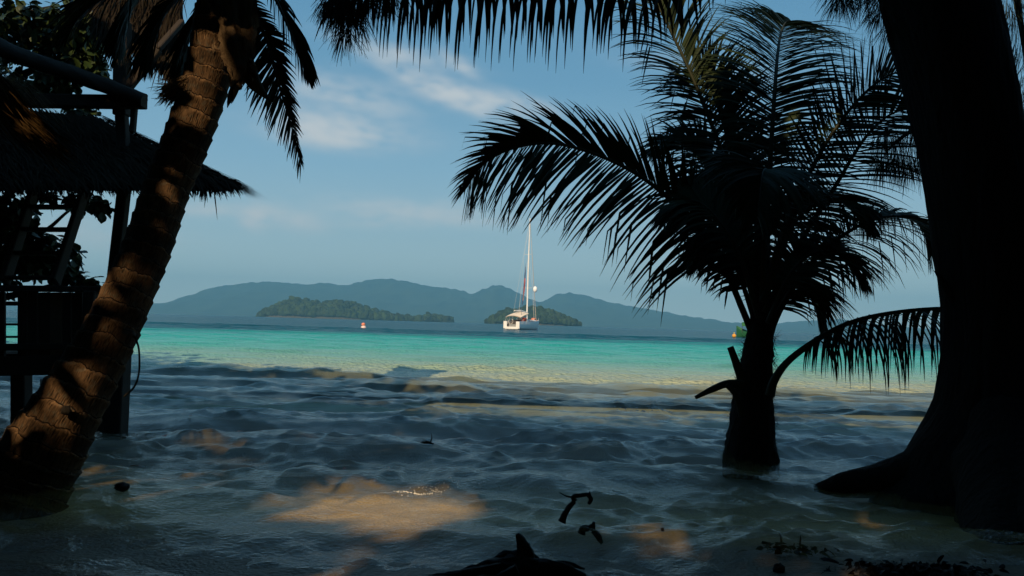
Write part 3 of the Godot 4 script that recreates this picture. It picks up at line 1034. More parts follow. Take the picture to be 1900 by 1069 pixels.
func build_young_palm() -> void:
	var palm := thing("young_palm", "young coconut palm standing in the water, its dark fronds reaching up and left", "palm tree", Vector3(1.926, 0, -6.291))
	var ctrl := [Vector3(1.898, -0.255, -6.2), Vector3(1.894, 0.014, -6.2), Vector3(1.895, 0.222, -6.2), Vector3(1.903, 0.473, -6.2), Vector3(1.921, 0.683, -6.2), Vector3(1.943, 0.894, -6.2), Vector3(1.957, 1.105, -6.2), Vector3(1.952, 1.401, -6.2), Vector3(1.956, 1.741, -6.2), Vector3(1.959, 2.083, -6.2)]
	var mb := Mb.new()
	var pts := smooth(ctrl, 160)
	mb.tube(pts, ramp([0.215, 0.205, 0.178, 0.150, 0.128, 0.108, 0.082, 0.072, 0.06, 0.03], 160), 40, func(al: float, a: float) -> float: return 1.0 + 0.10 * nz.get_noise_3d(cos(a) * 1.6, sin(a) * 1.6, al * 5.0) + 0.06 * nz2.get_noise_3d(cos(a) * 5.0, sin(a) * 5.0, al * 9.0))
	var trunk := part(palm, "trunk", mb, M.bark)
	# shaggy old leaf bases and fibres down the trunk
	var shag := Mb.new()
	for k in 900:
		var i := rng.randi_range(22, 95)
		var a := rng.randf() * TAU
		var rr: float = ramp([0.205, 0.178, 0.150, 0.128, 0.108], 100)[i]
		var p: Vector3 = pts[i] + Vector3(cos(a), 0, sin(a)) * rr * 0.97
		var out := Vector3(cos(a), 0, sin(a))
		shag.blade(p, (out * rng.randf_range(0.1, 0.8) + Vector3(0, rng.randf_range(-1.0, 0.7), 0)).normalized(), out.cross(Vector3.UP), rng.randf_range(0.03, 0.11), rng.randf_range(0.004, 0.016), 0.8, 3)
	part(trunk, "fibres", shag, M.bark).set_meta("kind", "stuff")
	for s in [[[Vector3(1.809, 0.595, -6.1), Vector3(1.766, 0.685, -6.1), Vector3(1.731, 0.774, -6.1), Vector3(1.692, 0.873, -6.1)], [0.05, 0.036, 0.03, 0.026]], [[Vector3(1.778, 0.59, -6.05), Vector3(1.663, 0.595, -6.05), Vector3(1.549, 0.55, -6.05), Vector3(1.418, 0.481, -6.05)], [0.04, 0.03, 0.026, 0.014]], [[Vector3(1.773, 0.356, -6.02), Vector3(1.738, 0.465, -6.02), Vector3(1.705, 0.533, -6.02), Vector3(1.646, 0.588, -6.02)], [0.03, 0.024, 0.022, 0.02]]]:
		var st := Mb.new()
		st.tube(smooth(s[0], 14), ramp(s[1], 14), 9, null, 0.6)
		part(palm, "cut_stalk", st, M.petiole)
	# the big arch to the left, turned flat to the shore
	frond(palm, [Vector3(1.944, 0.852, -6.2), Vector3(1.812, 1.164, -6.2), Vector3(1.667, 1.477, -6.2), Vector3(1.471, 1.761, -6.2), Vector3(1.213, 1.994, -6.1), Vector3(0.929, 2.186, -6.05), Vector3(0.629, 2.309, -6), Vector3(0.336, 2.372, -5.95), Vector3(0.11, 2.354, -5.9), Vector3(-0.111, 2.282, -5.9), Vector3(-0.27, 2.163, -5.9), Vector3(-0.354, 2.025, -5.9)], Vector3(-0.1, 0.25, 1.0), 0.82, {n = 150, base = 0.95, fall = 0.75, bare = 0.22, sides = [0.72, 1.0], r = 0.02, w = 0.025, broken = 0.22, a0 = 88.0, a1 = 22.0, up0 = 46.0, up1 = 14.0, lift = 0.05})
	# up and left, leaving the frame
	frond(palm, [Vector3(1.979, 1.149, -6.3), Vector3(1.862, 1.749, -6.3), Vector3(1.679, 2.353, -6.3), Vector3(1.474, 2.872, -6.3), Vector3(1.27, 3.308, -6.3), Vector3(1.021, 3.744, -6.3), Vector3(0.663, 4.046, -6.3)], Vector3(0.3, 0.2, 1.0), 0.66, {n = 130, fall = 1.1, r = 0.022})
	# straight up, arching over away from the shore
	frond(palm, [Vector3(1.942, 1.314, -6.15), Vector3(1.978, 1.99, -6.15), Vector3(2.004, 2.545, -6.15), Vector3(2.04, 2.947, -6.2), Vector3(2.107, 3.262, -6.35), Vector3(2.215, 3.528, -6.6), Vector3(2.357, 3.741, -6.9), Vector3(2.59, 3.942, -7.4)], Vector3(0, 0.6, 1.0), 0.72, {n = 190, fall = 1.1, r = 0.02, a0 = 74.0, a1 = 40.0, lift = 0.25, w = 0.03})
	# up and right, passing behind the big trunk
	frond(palm, [Vector3(1.924, 1.227, -6.05), Vector3(2.057, 1.728, -6.05), Vector3(2.258, 2.213, -6.05), Vector3(2.482, 2.611, -6.05), Vector3(2.709, 2.888, -6.05), Vector3(2.917, 3.029, -6.05), Vector3(3.168, 3.062, -6.05)], Vector3(0.15, 0.1, 1.0), 0.52, {n = 120, fall = 0.55, r = 0.02, a0 = 62.0, a1 = 30.0})
	frond(palm, [Vector3(1.958, 1.146, -6.1), Vector3(2.201, 1.654, -6.1), Vector3(2.487, 2.145, -6.1), Vector3(2.735, 2.555, -6.1), Vector3(2.985, 2.753, -6.1), Vector3(3.28, 2.741, -6.1)], Vector3(0.1, 0.5, 0.9), 0.62, {n = 84, fall = 0.95, r = 0.02})
	# right, drooping at its tip
	frond(palm, [Vector3(1.994, 0.895, -6.2), Vector3(2.116, 1.194, -6.2), Vector3(2.323, 1.518, -6.2), Vector3(2.575, 1.76, -6.2), Vector3(2.828, 1.904, -6.2), Vector3(3.062, 1.936, -6.2), Vector3(3.202, 1.864, -6.2), Vector3(3.263, 1.716, -6.2)], Vector3(0.05, 1.0, 0.35), 0.74, {n = 130, fall = 2.2, r = 0.02, broken = 0.25, w = 0.016})
	# low right, over the water, its leaflets hanging straight down
	frond(palm, [Vector3(1.935, 0.522, -5.9), Vector3(1.969, 0.643, -5.9), Vector3(2.079, 0.794, -5.9), Vector3(2.298, 0.96, -5.9), Vector3(2.538, 1.088, -5.9), Vector3(2.858, 1.17, -5.9), Vector3(3.26, 1.214, -5.9), Vector3(3.663, 1.194, -5.9), Vector3(3.985, 1.103, -5.9)], Vector3(0.0, 1.0, 0.1), 0.70, {n = 92, fall = 6.0, bare = 0.36, r = 0.026, w = 0.022, a0 = 80.0, a1 = 60.0, broken = 0.2})
	# shorter fronds that fill the crown
	for f in [[[Vector3(2.009, 1.239, -6.4), Vector3(1.824, 1.847, -6.4), Vector3(1.597, 2.282, -6.4), Vector3(1.373, 2.497, -6.4), Vector3(1.176, 2.469, -6.4)], Vector3(-0.3, 0.9, 0.4), 0.52], [[Vector3(1.877, 1.101, -6), Vector3(1.714, 1.588, -6), Vector3(1.524, 1.871, -6), Vector3(1.358, 1.982, -6), Vector3(1.236, 1.883, -6)], Vector3(-0.3, 0.9, 0.5), 0.5], [[Vector3(2.032, 1.242, -6.5), Vector3(1.918, 1.952, -6.5), Vector3(1.752, 2.577, -6.5), Vector3(1.61, 2.98, -6.5), Vector3(1.472, 3.18, -6.5)], Vector3(0.1, 0.1, 1.0), 0.55],
			[[Vector3(1.929, 1.02, -6.2), Vector3(1.796, 1.396, -6.2), Vector3(1.686, 1.605, -6.2), Vector3(1.558, 1.687, -6.2), Vector3(1.475, 1.557, -6.2)], Vector3(-0.3, 1.0, 0.3), 0.46], [[Vector3(1.947, 1.062, -6), Vector3(2.086, 1.394, -6), Vector3(2.247, 1.584, -6), Vector3(2.452, 1.61, -6), Vector3(2.618, 1.451, -6)], Vector3(0.2, 1.0, 0.4), 0.5], [[Vector3(1.932, 1.227, -6.05), Vector3(2.119, 1.771, -6.05), Vector3(2.303, 1.985, -6.05), Vector3(2.51, 2.012, -6.05), Vector3(2.677, 1.871, -6.05)], Vector3(0.2, 1.0, 0.3), 0.52],
			[[Vector3(1.932, 1.228, -6.1), Vector3(1.852, 1.774, -5.8), Vector3(1.738, 2.056, -5.4), Vector3(1.574, 2.011, -5), Vector3(1.467, 1.698, -4.75)], Vector3(0, 0.8, 0.6), 0.52], [[Vector3(2.018, 1.239, -6.4), Vector3(2.075, 2.092, -6.8), Vector3(2.195, 2.676, -7.3), Vector3(2.401, 2.924, -7.9)], Vector3(0, 0.9, -0.3), 0.55], [[Vector3(2.047, 0.894, -6.3), Vector3(2.15, 1.24, -6.3), Vector3(2.234, 1.372, -6.3), Vector3(2.363, 1.333, -6.3), Vector3(2.452, 1.12, -6.3)], Vector3(0.2, 1.0, 0.3), 0.46]]:
		frond(palm, f[0], f[1], f[2] * 1.15, {n = 120, fall = 1.4, r = 0.017, broken = 0.2, w = 0.027})


func build_overhead_palm() -> void:
	var palm := thing("overhead_palm", "palm frond of a tree above the frame, its leaflets hanging along the top edge", "palm tree", Vector3(3.4, 0.35, 3.2))
	palm_trunk(palm, [Vector3(3.4, 0.2, 3.2), Vector3(3.2, 2.0, 2.2), Vector3(2.9, 3.6, 0.6), Vector3(2.7, 4.6, -1.0)], [0.2, 0.15, 0.13, 0.13], 160, 0.09, 0.04)
	frond(palm, [Vector3(2.7, 4.6, -1.0), Vector3(2.2, 4.1, -2.3), Vector3(0.9, 2.845, -3.9), Vector3(0.444, 2.947, -4.2), Vector3(-0.084, 3.011, -4.4), Vector3(-0.585, 3.022, -4.5), Vector3(-0.979, 2.984, -4.6), Vector3(-1.134, 2.882, -4.6)], Vector3(0.0, 1.0, 0.5), 0.70, {n = 112, fall = 7.0, bare = 0.25, r = 0.022, sides = [0.75, 1.0], a0 = 88.0, a1 = 82.0, broken = 0.0, w = 0.027, lift = 0.0, missing = 0.12})
	frond(palm, [Vector3(2.7, 4.6, -1.0), Vector3(1.6, 4.9, -1.8), Vector3(0.2, 4.7, -2.4), Vector3(-1.0, 4.2, -2.8)], Vector3(0, 1, 0.2), 0.6, {n = 70, r = 0.022})
	frond(palm, [Vector3(2.7, 4.6, -1.0), Vector3(3.2, 5.3, -1.6), Vector3(4.2, 5.4, -2.2), Vector3(5.2, 4.9, -2.6)], Vector3(0, 1, 0.2), 0.6, {n = 70, r = 0.022})
	frond(palm, [Vector3(2.7, 4.6, -1.0), Vector3(2.4, 5.4, 0.0), Vector3(2.0, 5.6, 1.2), Vector3(1.4, 5.1, 2.2)], Vector3(0, 1, 0.2), 0.6, {n = 70, r = 0.022})


func build_casuarina() -> void:
	var tree := thing("casuarina_tree", "massive black trunk flaring into roots at the right edge of the view", "tree", Vector3(3.212, 0, -5.345))
	var mb := Mb.new()
	var ctrl := [Vector3(3.272, -0.246, -5.2), Vector3(3.269, 0.031, -5.2), Vector3(3.258, 0.222, -5.2), Vector3(3.254, 0.397, -5.2), Vector3(3.243, 0.607, -5.2), Vector3(3.218, 0.923, -5.2), Vector3(3.189, 1.24, -5.2), Vector3(3.131, 1.63, -5.2), Vector3(3.034, 2.166, -5.2), Vector3(2.928, 2.706, -5.2), Vector3(2.781, 3.25, -5.2), Vector3(2.644, 3.763, -5.2), Vector3(2.457, 4.465, -5.2), Vector3(2.232, 5.176, -5.2)]
	mb.tube(smooth(ctrl, 200), ramp([0.86, 0.78, 0.62, 0.525, 0.41, 0.345, 0.325, 0.325, 0.320, 0.328, 0.342, 0.30, 0.25, 0.18], 200), 64, func(al: float, a: float) -> float:
		var flare := 1.0 - smoothstep(0.2, 1.1, al)
		return 1.0 + 0.05 * nz.get_noise_3d(cos(a) * 3.5, sin(a) * 3.5, al * 0.9) + 0.035 * nz2.get_noise_3d(cos(a) * 10.0, sin(a) * 10.0, al * 2.0) + 0.12 * flare * sin(a * 5.0 + 1.0))
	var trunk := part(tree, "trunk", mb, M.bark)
	var roots := [[[Vector3(3.13, 0.522, -5.3), Vector3(2.941, 0.275, -5.25), Vector3(2.79, 0.174, -5.2), Vector3(2.633, 0.107, -5.2), Vector3(2.387, 0.044, -5.2), Vector3(2.16, 0.009, -5.2), Vector3(2.021, -0.019, -5.25)], [0.22, 0.22, 0.185, 0.135, 0.105, 0.075, 0.02]], [[Vector3(3.173, 0.455, -5), Vector3(2.989, 0.163, -4.75), Vector3(2.757, -0.054, -4.4), Vector3(2.491, -0.158, -4)], [0.28, 0.3, 0.24, 0.14]], [[Vector3(3.079, 0.349, -4.8), Vector3(2.941, 0.112, -4.4), Vector3(2.754, -0.018, -4), Vector3(2.718, -0.09, -3.8)], [0.2, 0.18, 0.14, 0.06]], [[Vector3(3.63, 0.241, -5.6), Vector3(4.008, 0.027, -5.6), Vector3(4.307, -0.036, -5.5)], [0.22, 0.18, 0.08]]]
	for r in roots:
		var rb := Mb.new()
		var pts := smooth(r[0], 40)
		rb.tube(pts, ramp(r[1], 40), 22, func(al: float, a: float) -> float: return 1.0 + 0.12 * nz.get_noise_3d(cos(a) * 1.5, sin(a) * 1.5, al * 2.5) + 0.05 * nz2.get_noise_3d(cos(a) * 6.0, sin(a) * 6.0, al * 4.0))
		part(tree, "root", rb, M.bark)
	var spike := Mb.new()
	spike.tube(smooth([Vector3(2.952, 1.144, -5.15), Vector3(2.86, 1.271, -5.15), Vector3(2.803, 1.368, -5.15), Vector3(2.753, 1.427, -5.15)], 10), ramp([0.04, 0.03, 0.02, 0.004], 10), 8)
	part(tree, "broken_branch", spike, M.bark)
	# a limb that crosses above the frame and its hanging needles
	var limb := Mb.new()
	limb.tube(smooth([Vector3(2.644, 3.763, -5.2), Vector3(2.011, 3.869, -4.9), Vector3(1.05, 3.8, -4.6), Vector3(0.085, 3.524, -4.4), Vector3(-0.615, 3.178, -4.2), Vector3(-0.906, 2.913, -4.1)], 60), ramp([0.1, 0.08, 0.06, 0.045, 0.03, 0.008], 60), 12)
	part(tree, "limb", limb, M.bark)
	var limb2 := Mb.new()
	limb2.tube(smooth([Vector3(2.797, 3.582, -5.2), Vector3(3.18, 4.051, -5.5), Vector3(3.7, 3.946, -5.9), Vector3(3.846, 3.531, -6), Vector3(3.974, 3.103, -6.1), Vector3(3.987, 2.592, -6.1)], 50), ramp([0.07, 0.055, 0.035, 0.022, 0.014, 0.005], 50), 10)
	part(tree, "limb", limb2, M.bark)
	var limb3 := Mb.new()
	limb3.tube(smooth([Vector3(2.644, 3.763, -5.2), Vector3(2.335, 3.472, -5), Vector3(2.132, 3.222, -4.85), Vector3(2.003, 3.145, -4.8)], 30), ramp([0.05, 0.035, 0.02, 0.006], 30), 10)
	part(tree, "limb", limb3, M.bark)
	var limb4 := Mb.new()
	limb4.tube(smooth([Vector3(3.06, 2.757, -5.35), Vector3(3.011, 2.676, -5.6), Vector3(2.908, 2.523, -5.7), Vector3(2.704, 2.375, -5.6), Vector3(2.628, 2.275, -5.6)], 30), ramp([0.04, 0.028, 0.018, 0.01, 0.004], 30), 9)
	part(tree, "limb", limb4, M.bark)
	needles(tree, "needles", [[Vector3(-0.917, 2.717, -4.05), 0.12], [Vector3(-0.946, 2.601, -4.05), 0.09], [Vector3(-0.868, 2.558, -4.05), 0.09], [Vector3(-0.999, 2.641, -4.08), 0.07], [Vector3(-0.907, 2.483, -4.05), 0.05], [Vector3(-0.785, 2.713, -4.1), 0.12], [Vector3(-0.701, 2.756, -4.1), 0.12]], 260, 0.13, 0.5)
	needles(tree, "needles", [[Vector3(2.01, 3.162, -4.8), 0.14], [Vector3(2.11, 3.111, -4.8), 0.12], [Vector3(1.978, 3.059, -4.8), 0.07], [Vector3(2.284, 3.124, -4.85), 0.13], [Vector3(2.251, 3.006, -4.85), 0.09], [Vector3(2.343, 2.939, -4.9), 0.06]], 260, 0.14, 0.6)
	needles(tree, "needles", [[Vector3(2.646, 2.412, -5.6), 0.12], [Vector3(2.735, 2.278, -5.6), 0.12], [Vector3(2.846, 2.234, -5.65), 0.1], [Vector3(2.628, 2.236, -5.6), 0.09], [Vector3(2.909, 2.463, -5.7), 0.16]], 220, 0.17, 0.25)
	needles(tree, "needles", [[Vector3(3.805, 3.487, -6), 0.3], [Vector3(3.888, 3.236, -6), 0.28], [Vector3(3.755, 3.57, -6), 0.25], [Vector3(3.911, 2.973, -6.1), 0.2], [Vector3(3.995, 2.805, -6.1), 0.24], [Vector3(3.974, 2.465, -6.1), 0.16], [Vector3(4.013, 3.114, -6), 0.3]], 130, 0.2, 0.5)


func thatch_patch(mb: Mb, a: Vector3, b: Vector3, c: Vector3, d: Vector3, count: int, length: float, lift: float) -> void:
	# straw laid over the quad a-b (eave) to d-c (ridge); tips run towards the eave and past it
	var down := ((a + b) - (c + d)).normalized()
	var n := (b - a).cross(d - a).normalized()
	if n.y < 0.0:
		n = -n
	for k in count:
		var u := rng.randf()
		var v := pow(rng.randf(), 1.4)
		var p := (a.lerp(b, u)).lerp(d.lerp(c, u), v) + n * rng.randf_range(0.0, 0.05)
		var dir := (down + n * rng.randf_range(-0.02, lift) + (b - a).normalized() * rng.randfn() * 0.16).normalized()
		var g := rng.randf_range(0.45, 1.4)
		mb.tint = Color(g, g * rng.randf_range(0.9, 1.0), g * rng.randf_range(0.8, 1.0))
		mb.blade(p, dir, (b - a).normalized(), length * rng.randf_range(0.5, 1.2), rng.randf_range(0.006, 0.022), 0.35, 3)


func slab(mb: Mb, pts: Array, thick: float) -> void:      # a convex sheet with thickness
	var n := ((pts[1] as Vector3) - (pts[0] as Vector3)).cross((pts[2] as Vector3) - (pts[0] as Vector3)).normalized()
	if n.y < 0.0:
		pts.reverse()
		n = -n
	var top := []
	var low := []
	for p in pts:
		top.append(mb.vert(p))
		low.append(mb.vert(p - n * thick))
	for k in range(1, pts.size() - 1):
		mb.tri(top[0], top[k], top[k + 1])
		mb.tri(low[0], low[k + 1], low[k])
	for k in pts.size():
		var k2 := (k + 1) % pts.size()
		mb.face(pts[k] - n * thick, pts[k2] - n * thick, pts[k2], pts[k])


func build_hut() -> void:
	var hut := thing("beach_hut", "dark thatched hut on posts over the water behind the leaning palm", "hut", Vector3(-3.439, 0, -6.857))
	# lower roof: a hipped thatch whose eave hangs level
	var e0 := Vector3(-5.829, 2.079, -7)
	var e1 := Vector3(-2.513, 2.173, -7)
	var e2 := Vector3(-3.497, 2.581, -9.6)
	var r1 := Vector3(-4.622, 3.129, -8.6)
	var r0 := Vector3(-7.23, 3.338, -8.6)
	var roof := Mb.new()
	slab(roof, [e0, e1, r1, r0], 0.07)
	slab(roof, [e1, e2, r1], 0.07)
	slab(roof, [Vector3(-7.992, 2.447, -9.6), e2, r1, r0], 0.07)
	var th := part(hut, "roof", roof, M.thatch)
	var straw := Mb.new()
	thatch_patch(straw, e0, e1, r1, r0, 5200, 0.34, 0.10)
	thatch_patch(straw, e1, e2, r1, r1, 1400, 0.34, 0.12)
	# frayed eave and the pointed corner
	for k in 760:
		var u := rng.randf()
		straw.blade(e0.lerp(e1, u) + Vector3(0, rng.randf_range(-0.05, 0.0), rng.randf_range(-0.05, 0.05)), Vector3(rng.randfn() * 0.25, -1.0, rng.randfn() * 0.3).normalized(), Vector3.RIGHT, rng.randf_range(0.03, 0.10) * (3.0 if rng.randf() < 0.035 else 1.0), 0.012, 0.2, 3)
	for k in 170:
		var q := Vector3(-2.845, 2.284, -7.1).lerp(Vector3(-2.513, 2.178, -7), rng.randf()) + Vector3(0, rng.randf_range(-0.03, 0.03), 0)
		straw.blade(q, Vector3(1.0, -0.45 + rng.randfn() * 0.3, rng.randfn() * 0.4).normalized(), Vector3(0.2, 1, 0.3), rng.randf_range(0.03, 0.2), rng.randf_range(0.006, 0.016), 1.3, 4)
	for k in 26:
		straw.blade(Vector3(-2.791, 2.16, -7) + Vector3(rng.randfn() * 0.02, 0, rng.randfn() * 0.03), Vector3(rng.randfn() * 0.12, -1, 0).normalized(), Vector3.RIGHT, rng.randf_range(0.06, 0.17), 0.012, 0.1, 3)
	part(th, "straw", straw, M.thatch).set_meta("kind", "stuff")
	# upper roof of the open storey
	var u0 := Vector3(-4.218, 3.904, -7.75)
	var u1 := Vector3(-3.985, 3.788, -7.8)
	var u2 := Vector3(-3.398, 3.411, -7.9)
	var u3 := Vector3(-3.945, 5.523, -9)
	var upper := Mb.new()
	slab(upper, [u0, u1, u2, u3, Vector3(-5.151, 5.807, -9)], 0.08)
	var up := part(hut, "roof", upper, M.thatch)
	var us := Mb.new()
	for seg in [[u0, u1], [u1, u2]]:
		for k in 320:
			us.blade((seg[0] as Vector3).lerp(seg[1], rng.randf()) + Vector3(0, rng.randf_range(-0.08, 0.02), rng.randf_range(-0.1, 0.1)), Vector3(rng.randf_range(-0.2, 0.5), -1.0, rng.randfn() * 0.3).normalized(), Vector3.RIGHT, rng.randf_range(0.05, 0.13) * (2.2 if rng.randf() < 0.05 else 1.0), 0.013, 0.2, 3)
	thatch_patch(us, u0, u1, u3, Vector3(-5.151, 5.807, -9), 900, 0.4, 0.12)
	thatch_patch(us, u1, u2, u3, u3, 900, 0.4, 0.12)
	part(up, "straw", us, M.thatch).set_meta("kind", "stuff")
	# frame
	for b in [["post", [Vector3(-3.924, 3.872, -7.7), Vector3(-3.885, 2.93, -7.7)], 0.13, 0.13], ["post", [Vector3(-3.885, 2.93, -7.7), Vector3(-3.819, 2.264, -7.7)], 0.10, 0.10], ["post", [Vector3(-3.767, 2.301, -7.6), Vector3(-3.738, 1.096, -7.4)], 0.10, 0.10], ["brace", [Vector3(-3.856, 3.166, -7.68), Vector3(-3.549, 3.595, -7.68)], 0.075, 0.075],
			["beam", [Vector3(-5.303, 3, -7.55), Vector3(-3.612, 3.044, -7.6)], 0.11, 0.12], ["strut", [Vector3(-3.724, 3.014, -7.62), Vector3(-3.732, 2.749, -7.62)], 0.05, 0.06], ["rafter", [Vector3(-3.615, 3.635, -7.8), Vector3(-3.555, 4.077, -8.2)], 0.06, 0.06],
			["deck_edge", [Vector3(-5.02, 0.47, -6.95), Vector3(-3.741, 0.536, -6.95)], 0.1, 0.17], ["rail", [Vector3(-5.027, 1.166, -6.9), Vector3(-3.543, 1.196, -6.9)], 0.08, 0.055], ["rail", [Vector3(-5.009, 0.641, -6.92), Vector3(-3.696, 0.698, -6.92)], 0.06, 0.06], ["rail_post", [Vector3(-3.643, 1.178, -6.86), Vector3(-3.638, 0.479, -6.86)], 0.10, 0.10],
			["post", [Vector3(-3.322, 0.723, -6.75), Vector3(-3.317, -0.073, -6.75)], 0.15, 0.15], ["post", [Vector3(-3.632, 0.462, -7.15), Vector3(-3.601, -0.125, -7.15)], 0.13, 0.13], ["post", [Vector3(-4.418, 0.435, -7.2), Vector3(-4.384, -0.155, -7.2)], 0.13, 0.13], ["post", [Vector3(-5.86, 2.561, -8.4), Vector3(-5.686, -0.297, -8.4)], 0.13, 0.13]]:
		var mb := Mb.new()
		mb.beam(b[1][0], b[1][1], b[2], b[3], Vector3.BACK if absf((b[1][0] - b[1][1]).normalized().y) > 0.5 else Vector3.UP)
		part(hut, b[0], mb, M.wood)
	var logb := Mb.new()
	logb.tube(smooth([Vector3(-5.31, 3.673, -7.5), Vector3(-4.882, 3.46, -7.5), Vector3(-4.513, 3.345, -7.5), Vector3(-4.091, 3.211, -7.5), Vector3(-3.802, 3.115, -7.5), Vector3(-3.576, 3.038, -7.5)], 40), ramp([0.085, 0.08, 0.075, 0.06], 40), 14, func(al: float, a: float) -> float: return 1.0 + 0.22 * nz.get_noise_3d(cos(a) * 1.5, sin(a) * 1.5, al * 3.0) + 0.07 * nz2.get_noise_3d(cos(a) * 6.0, sin(a) * 6.0, al * 5.0))
	part(hut, "log", logb, M.wood)
	var deck := Mb.new()
	deck.beam(Vector3(-5.497, 0.534, -7.6), Vector3(-4.055, 0.597, -7.6), 1.25, 0.05)
	part(hut, "deck", deck, M.wood)
	# balustrade boards, gaps between some of them
	var x := -110.0
	var at := 0
	var gaps := [6, 13]
	while x < 165.0:
		var w := 15.0 + 7.0 * absf(sin(at * 2.3))
		if not at in gaps:
			var t := (x + w * 0.5 + 110.0) / 275.0
			var a: Vector3 = (Vector3(-5, 1.135, -6.93)).lerp(Vector3(-3.703, 1.164, -6.93), t)
			var b: Vector3 = (Vector3(-4.962, 0.52, -6.93)).lerp(Vector3(-3.672, 0.586, -6.93), t)
			var mb := Mb.new()
			mb.beam(a, b + Vector3(0, 0.02 * sin(at * 1.7), 0), w * 0.00468, 0.024 + 0.004 * (at % 3), Vector3.BACK, 0.004)
			part(hut, "board", mb, M.grey_wood if at == 10 else M.wood)
		x += w + 1.2
		at += 1
	for y in [0, 1]:
		var mb := Mb.new()
		mb.beam(Vector3(-4.544, 0.861, -6.98) + Vector3(0, -0.11 * y, 0), Vector3(-4.284, 0.869, -6.98) + Vector3(0, -0.11 * y, 0), 0.03, 0.02)
		part(hut, "batten", mb, M.wood)
	var crate := Mb.new()
	crate.box(Transform3D(Basis.IDENTITY, Vector3(-3.947, 0.386, -6.8)), Vector3(0.085, 0.06, 0.08), 0.006)
	var pale := mat(0.55, 0.52, 0.48, 0.7)
	tag(solo("box", crate, pale), "small pale box wedged under the hut deck, left of the leaning trunk", "box")
	# ladder to the upper storey
	var ladder := thing("ladder", "steep wooden ladder with plank steps under the lower thatch, leaves around it", "ladder", Vector3(-4.255, 1.277, -7.3))
	for s in [[Vector3(-4.288, 2.314, -7.9), Vector3(-4.161, 1.25, -7.2)], [Vector3(-4.796, 2.298, -7.9), Vector3(-4.622, 1.236, -7.2)]]:
		var mb := Mb.new()
		mb.beam(s[0], s[1], 0.125, 0.05, Vector3.RIGHT)
		part(ladder, "stringer", mb, M.wood)
	for k in 5:
		var t := 0.28 + k * 0.225
		var mb := Mb.new()
		mb.beam((Vector3(-4.785, 2.299, -7.9)).lerp(Vector3(-4.612, 1.237, -7.2), t), (Vector3(-4.309, 2.313, -7.9)).lerp(Vector3(-4.171, 1.25, -7.2), t), 0.13, 0.036)
		part(ladder, "step", mb, M.wood)
	# the near eave of a straw parasol at the left edge
	var par := thing("straw_parasol", "sunlit brown straw eave hanging in at the left edge", "parasol", Vector3(-3.401, 0, -3.729))
	var pole := Mb.new()
	pole.tube([Vector3(-3.823, -0.237, -4.2), Vector3(-4.042, 2.805, -4.2)], [0.05, 0.045], 10)
	part(par, "pole", pole, M.wood)
	var cone := Mb.new()
	var tip := Vector3(-4.046, 2.865, -4.2)
	var rim := []
	for k in 28:
		var a := TAU * k / 28
		rim.append(Vector3(tip.x + cos(a) * 1.2, Vector3(-2.964, 2.335, -4.2).y - 0.03 + 0.04 * sin(a * 3.0), tip.z + sin(a) * 1.2))
	for k in 28:
		cone.tri(cone.vert(tip), cone.vert(rim[(k + 1) % 28]), cone.vert(rim[k]))
	var cn := part(par, "roof", cone, M.thatch)
	var st := Mb.new()
	for k in 2600:
		var a := rng.randf() * TAU
		var r := sqrt(rng.randf()) * 1.2
		var o := Vector3(cos(a), 0, sin(a))
		var p := tip.lerp(Vector3(tip.x, rim[0].y, tip.z), r / 1.2) + o * r + Vector3(0, rng.randf_range(0.0, 0.05), 0)
		var g := rng.randf_range(0.4, 1.4)
		st.tint = Color(g, g * 0.95, g * 0.9)
		st.blade(p, (o + Vector3(0, -0.55, 0) + Vector3(rng.randfn(), rng.randfn(), rng.randfn()) * 0.1).normalized(), o.cross(Vector3.UP), rng.randf_range(0.15, 0.42), rng.randf_range(0.004, 0.014), 0.9, 4)
	# one loose bundle slides off the edge to the right
	for k in 420:
		var u := rng.randf()
		var p := Vector3(-2.773, 2.121, -4.15).lerp(Vector3(-2.533, 1.92, -4.15), u) + Vector3(rng.randfn() * 0.03, rng.randfn() * 0.035, rng.randfn() * 0.05)
		var g := rng.randf_range(0.4, 1.3)
		st.tint = Color(g, g * 0.95, g * 0.9)
		st.blade(p, Vector3(1.0, -0.62 + rng.randfn() * 0.1 - 0.5 * (1.0 - u), rng.randfn() * 0.15).normalized(), Vector3(0, 1, 0.4), rng.randf_range(0.08, 0.30), rng.randf_range(0.003, 0.008), 0.25, 4)
	part(cn, "straw", st, M.straw).set_meta("kind", "stuff")


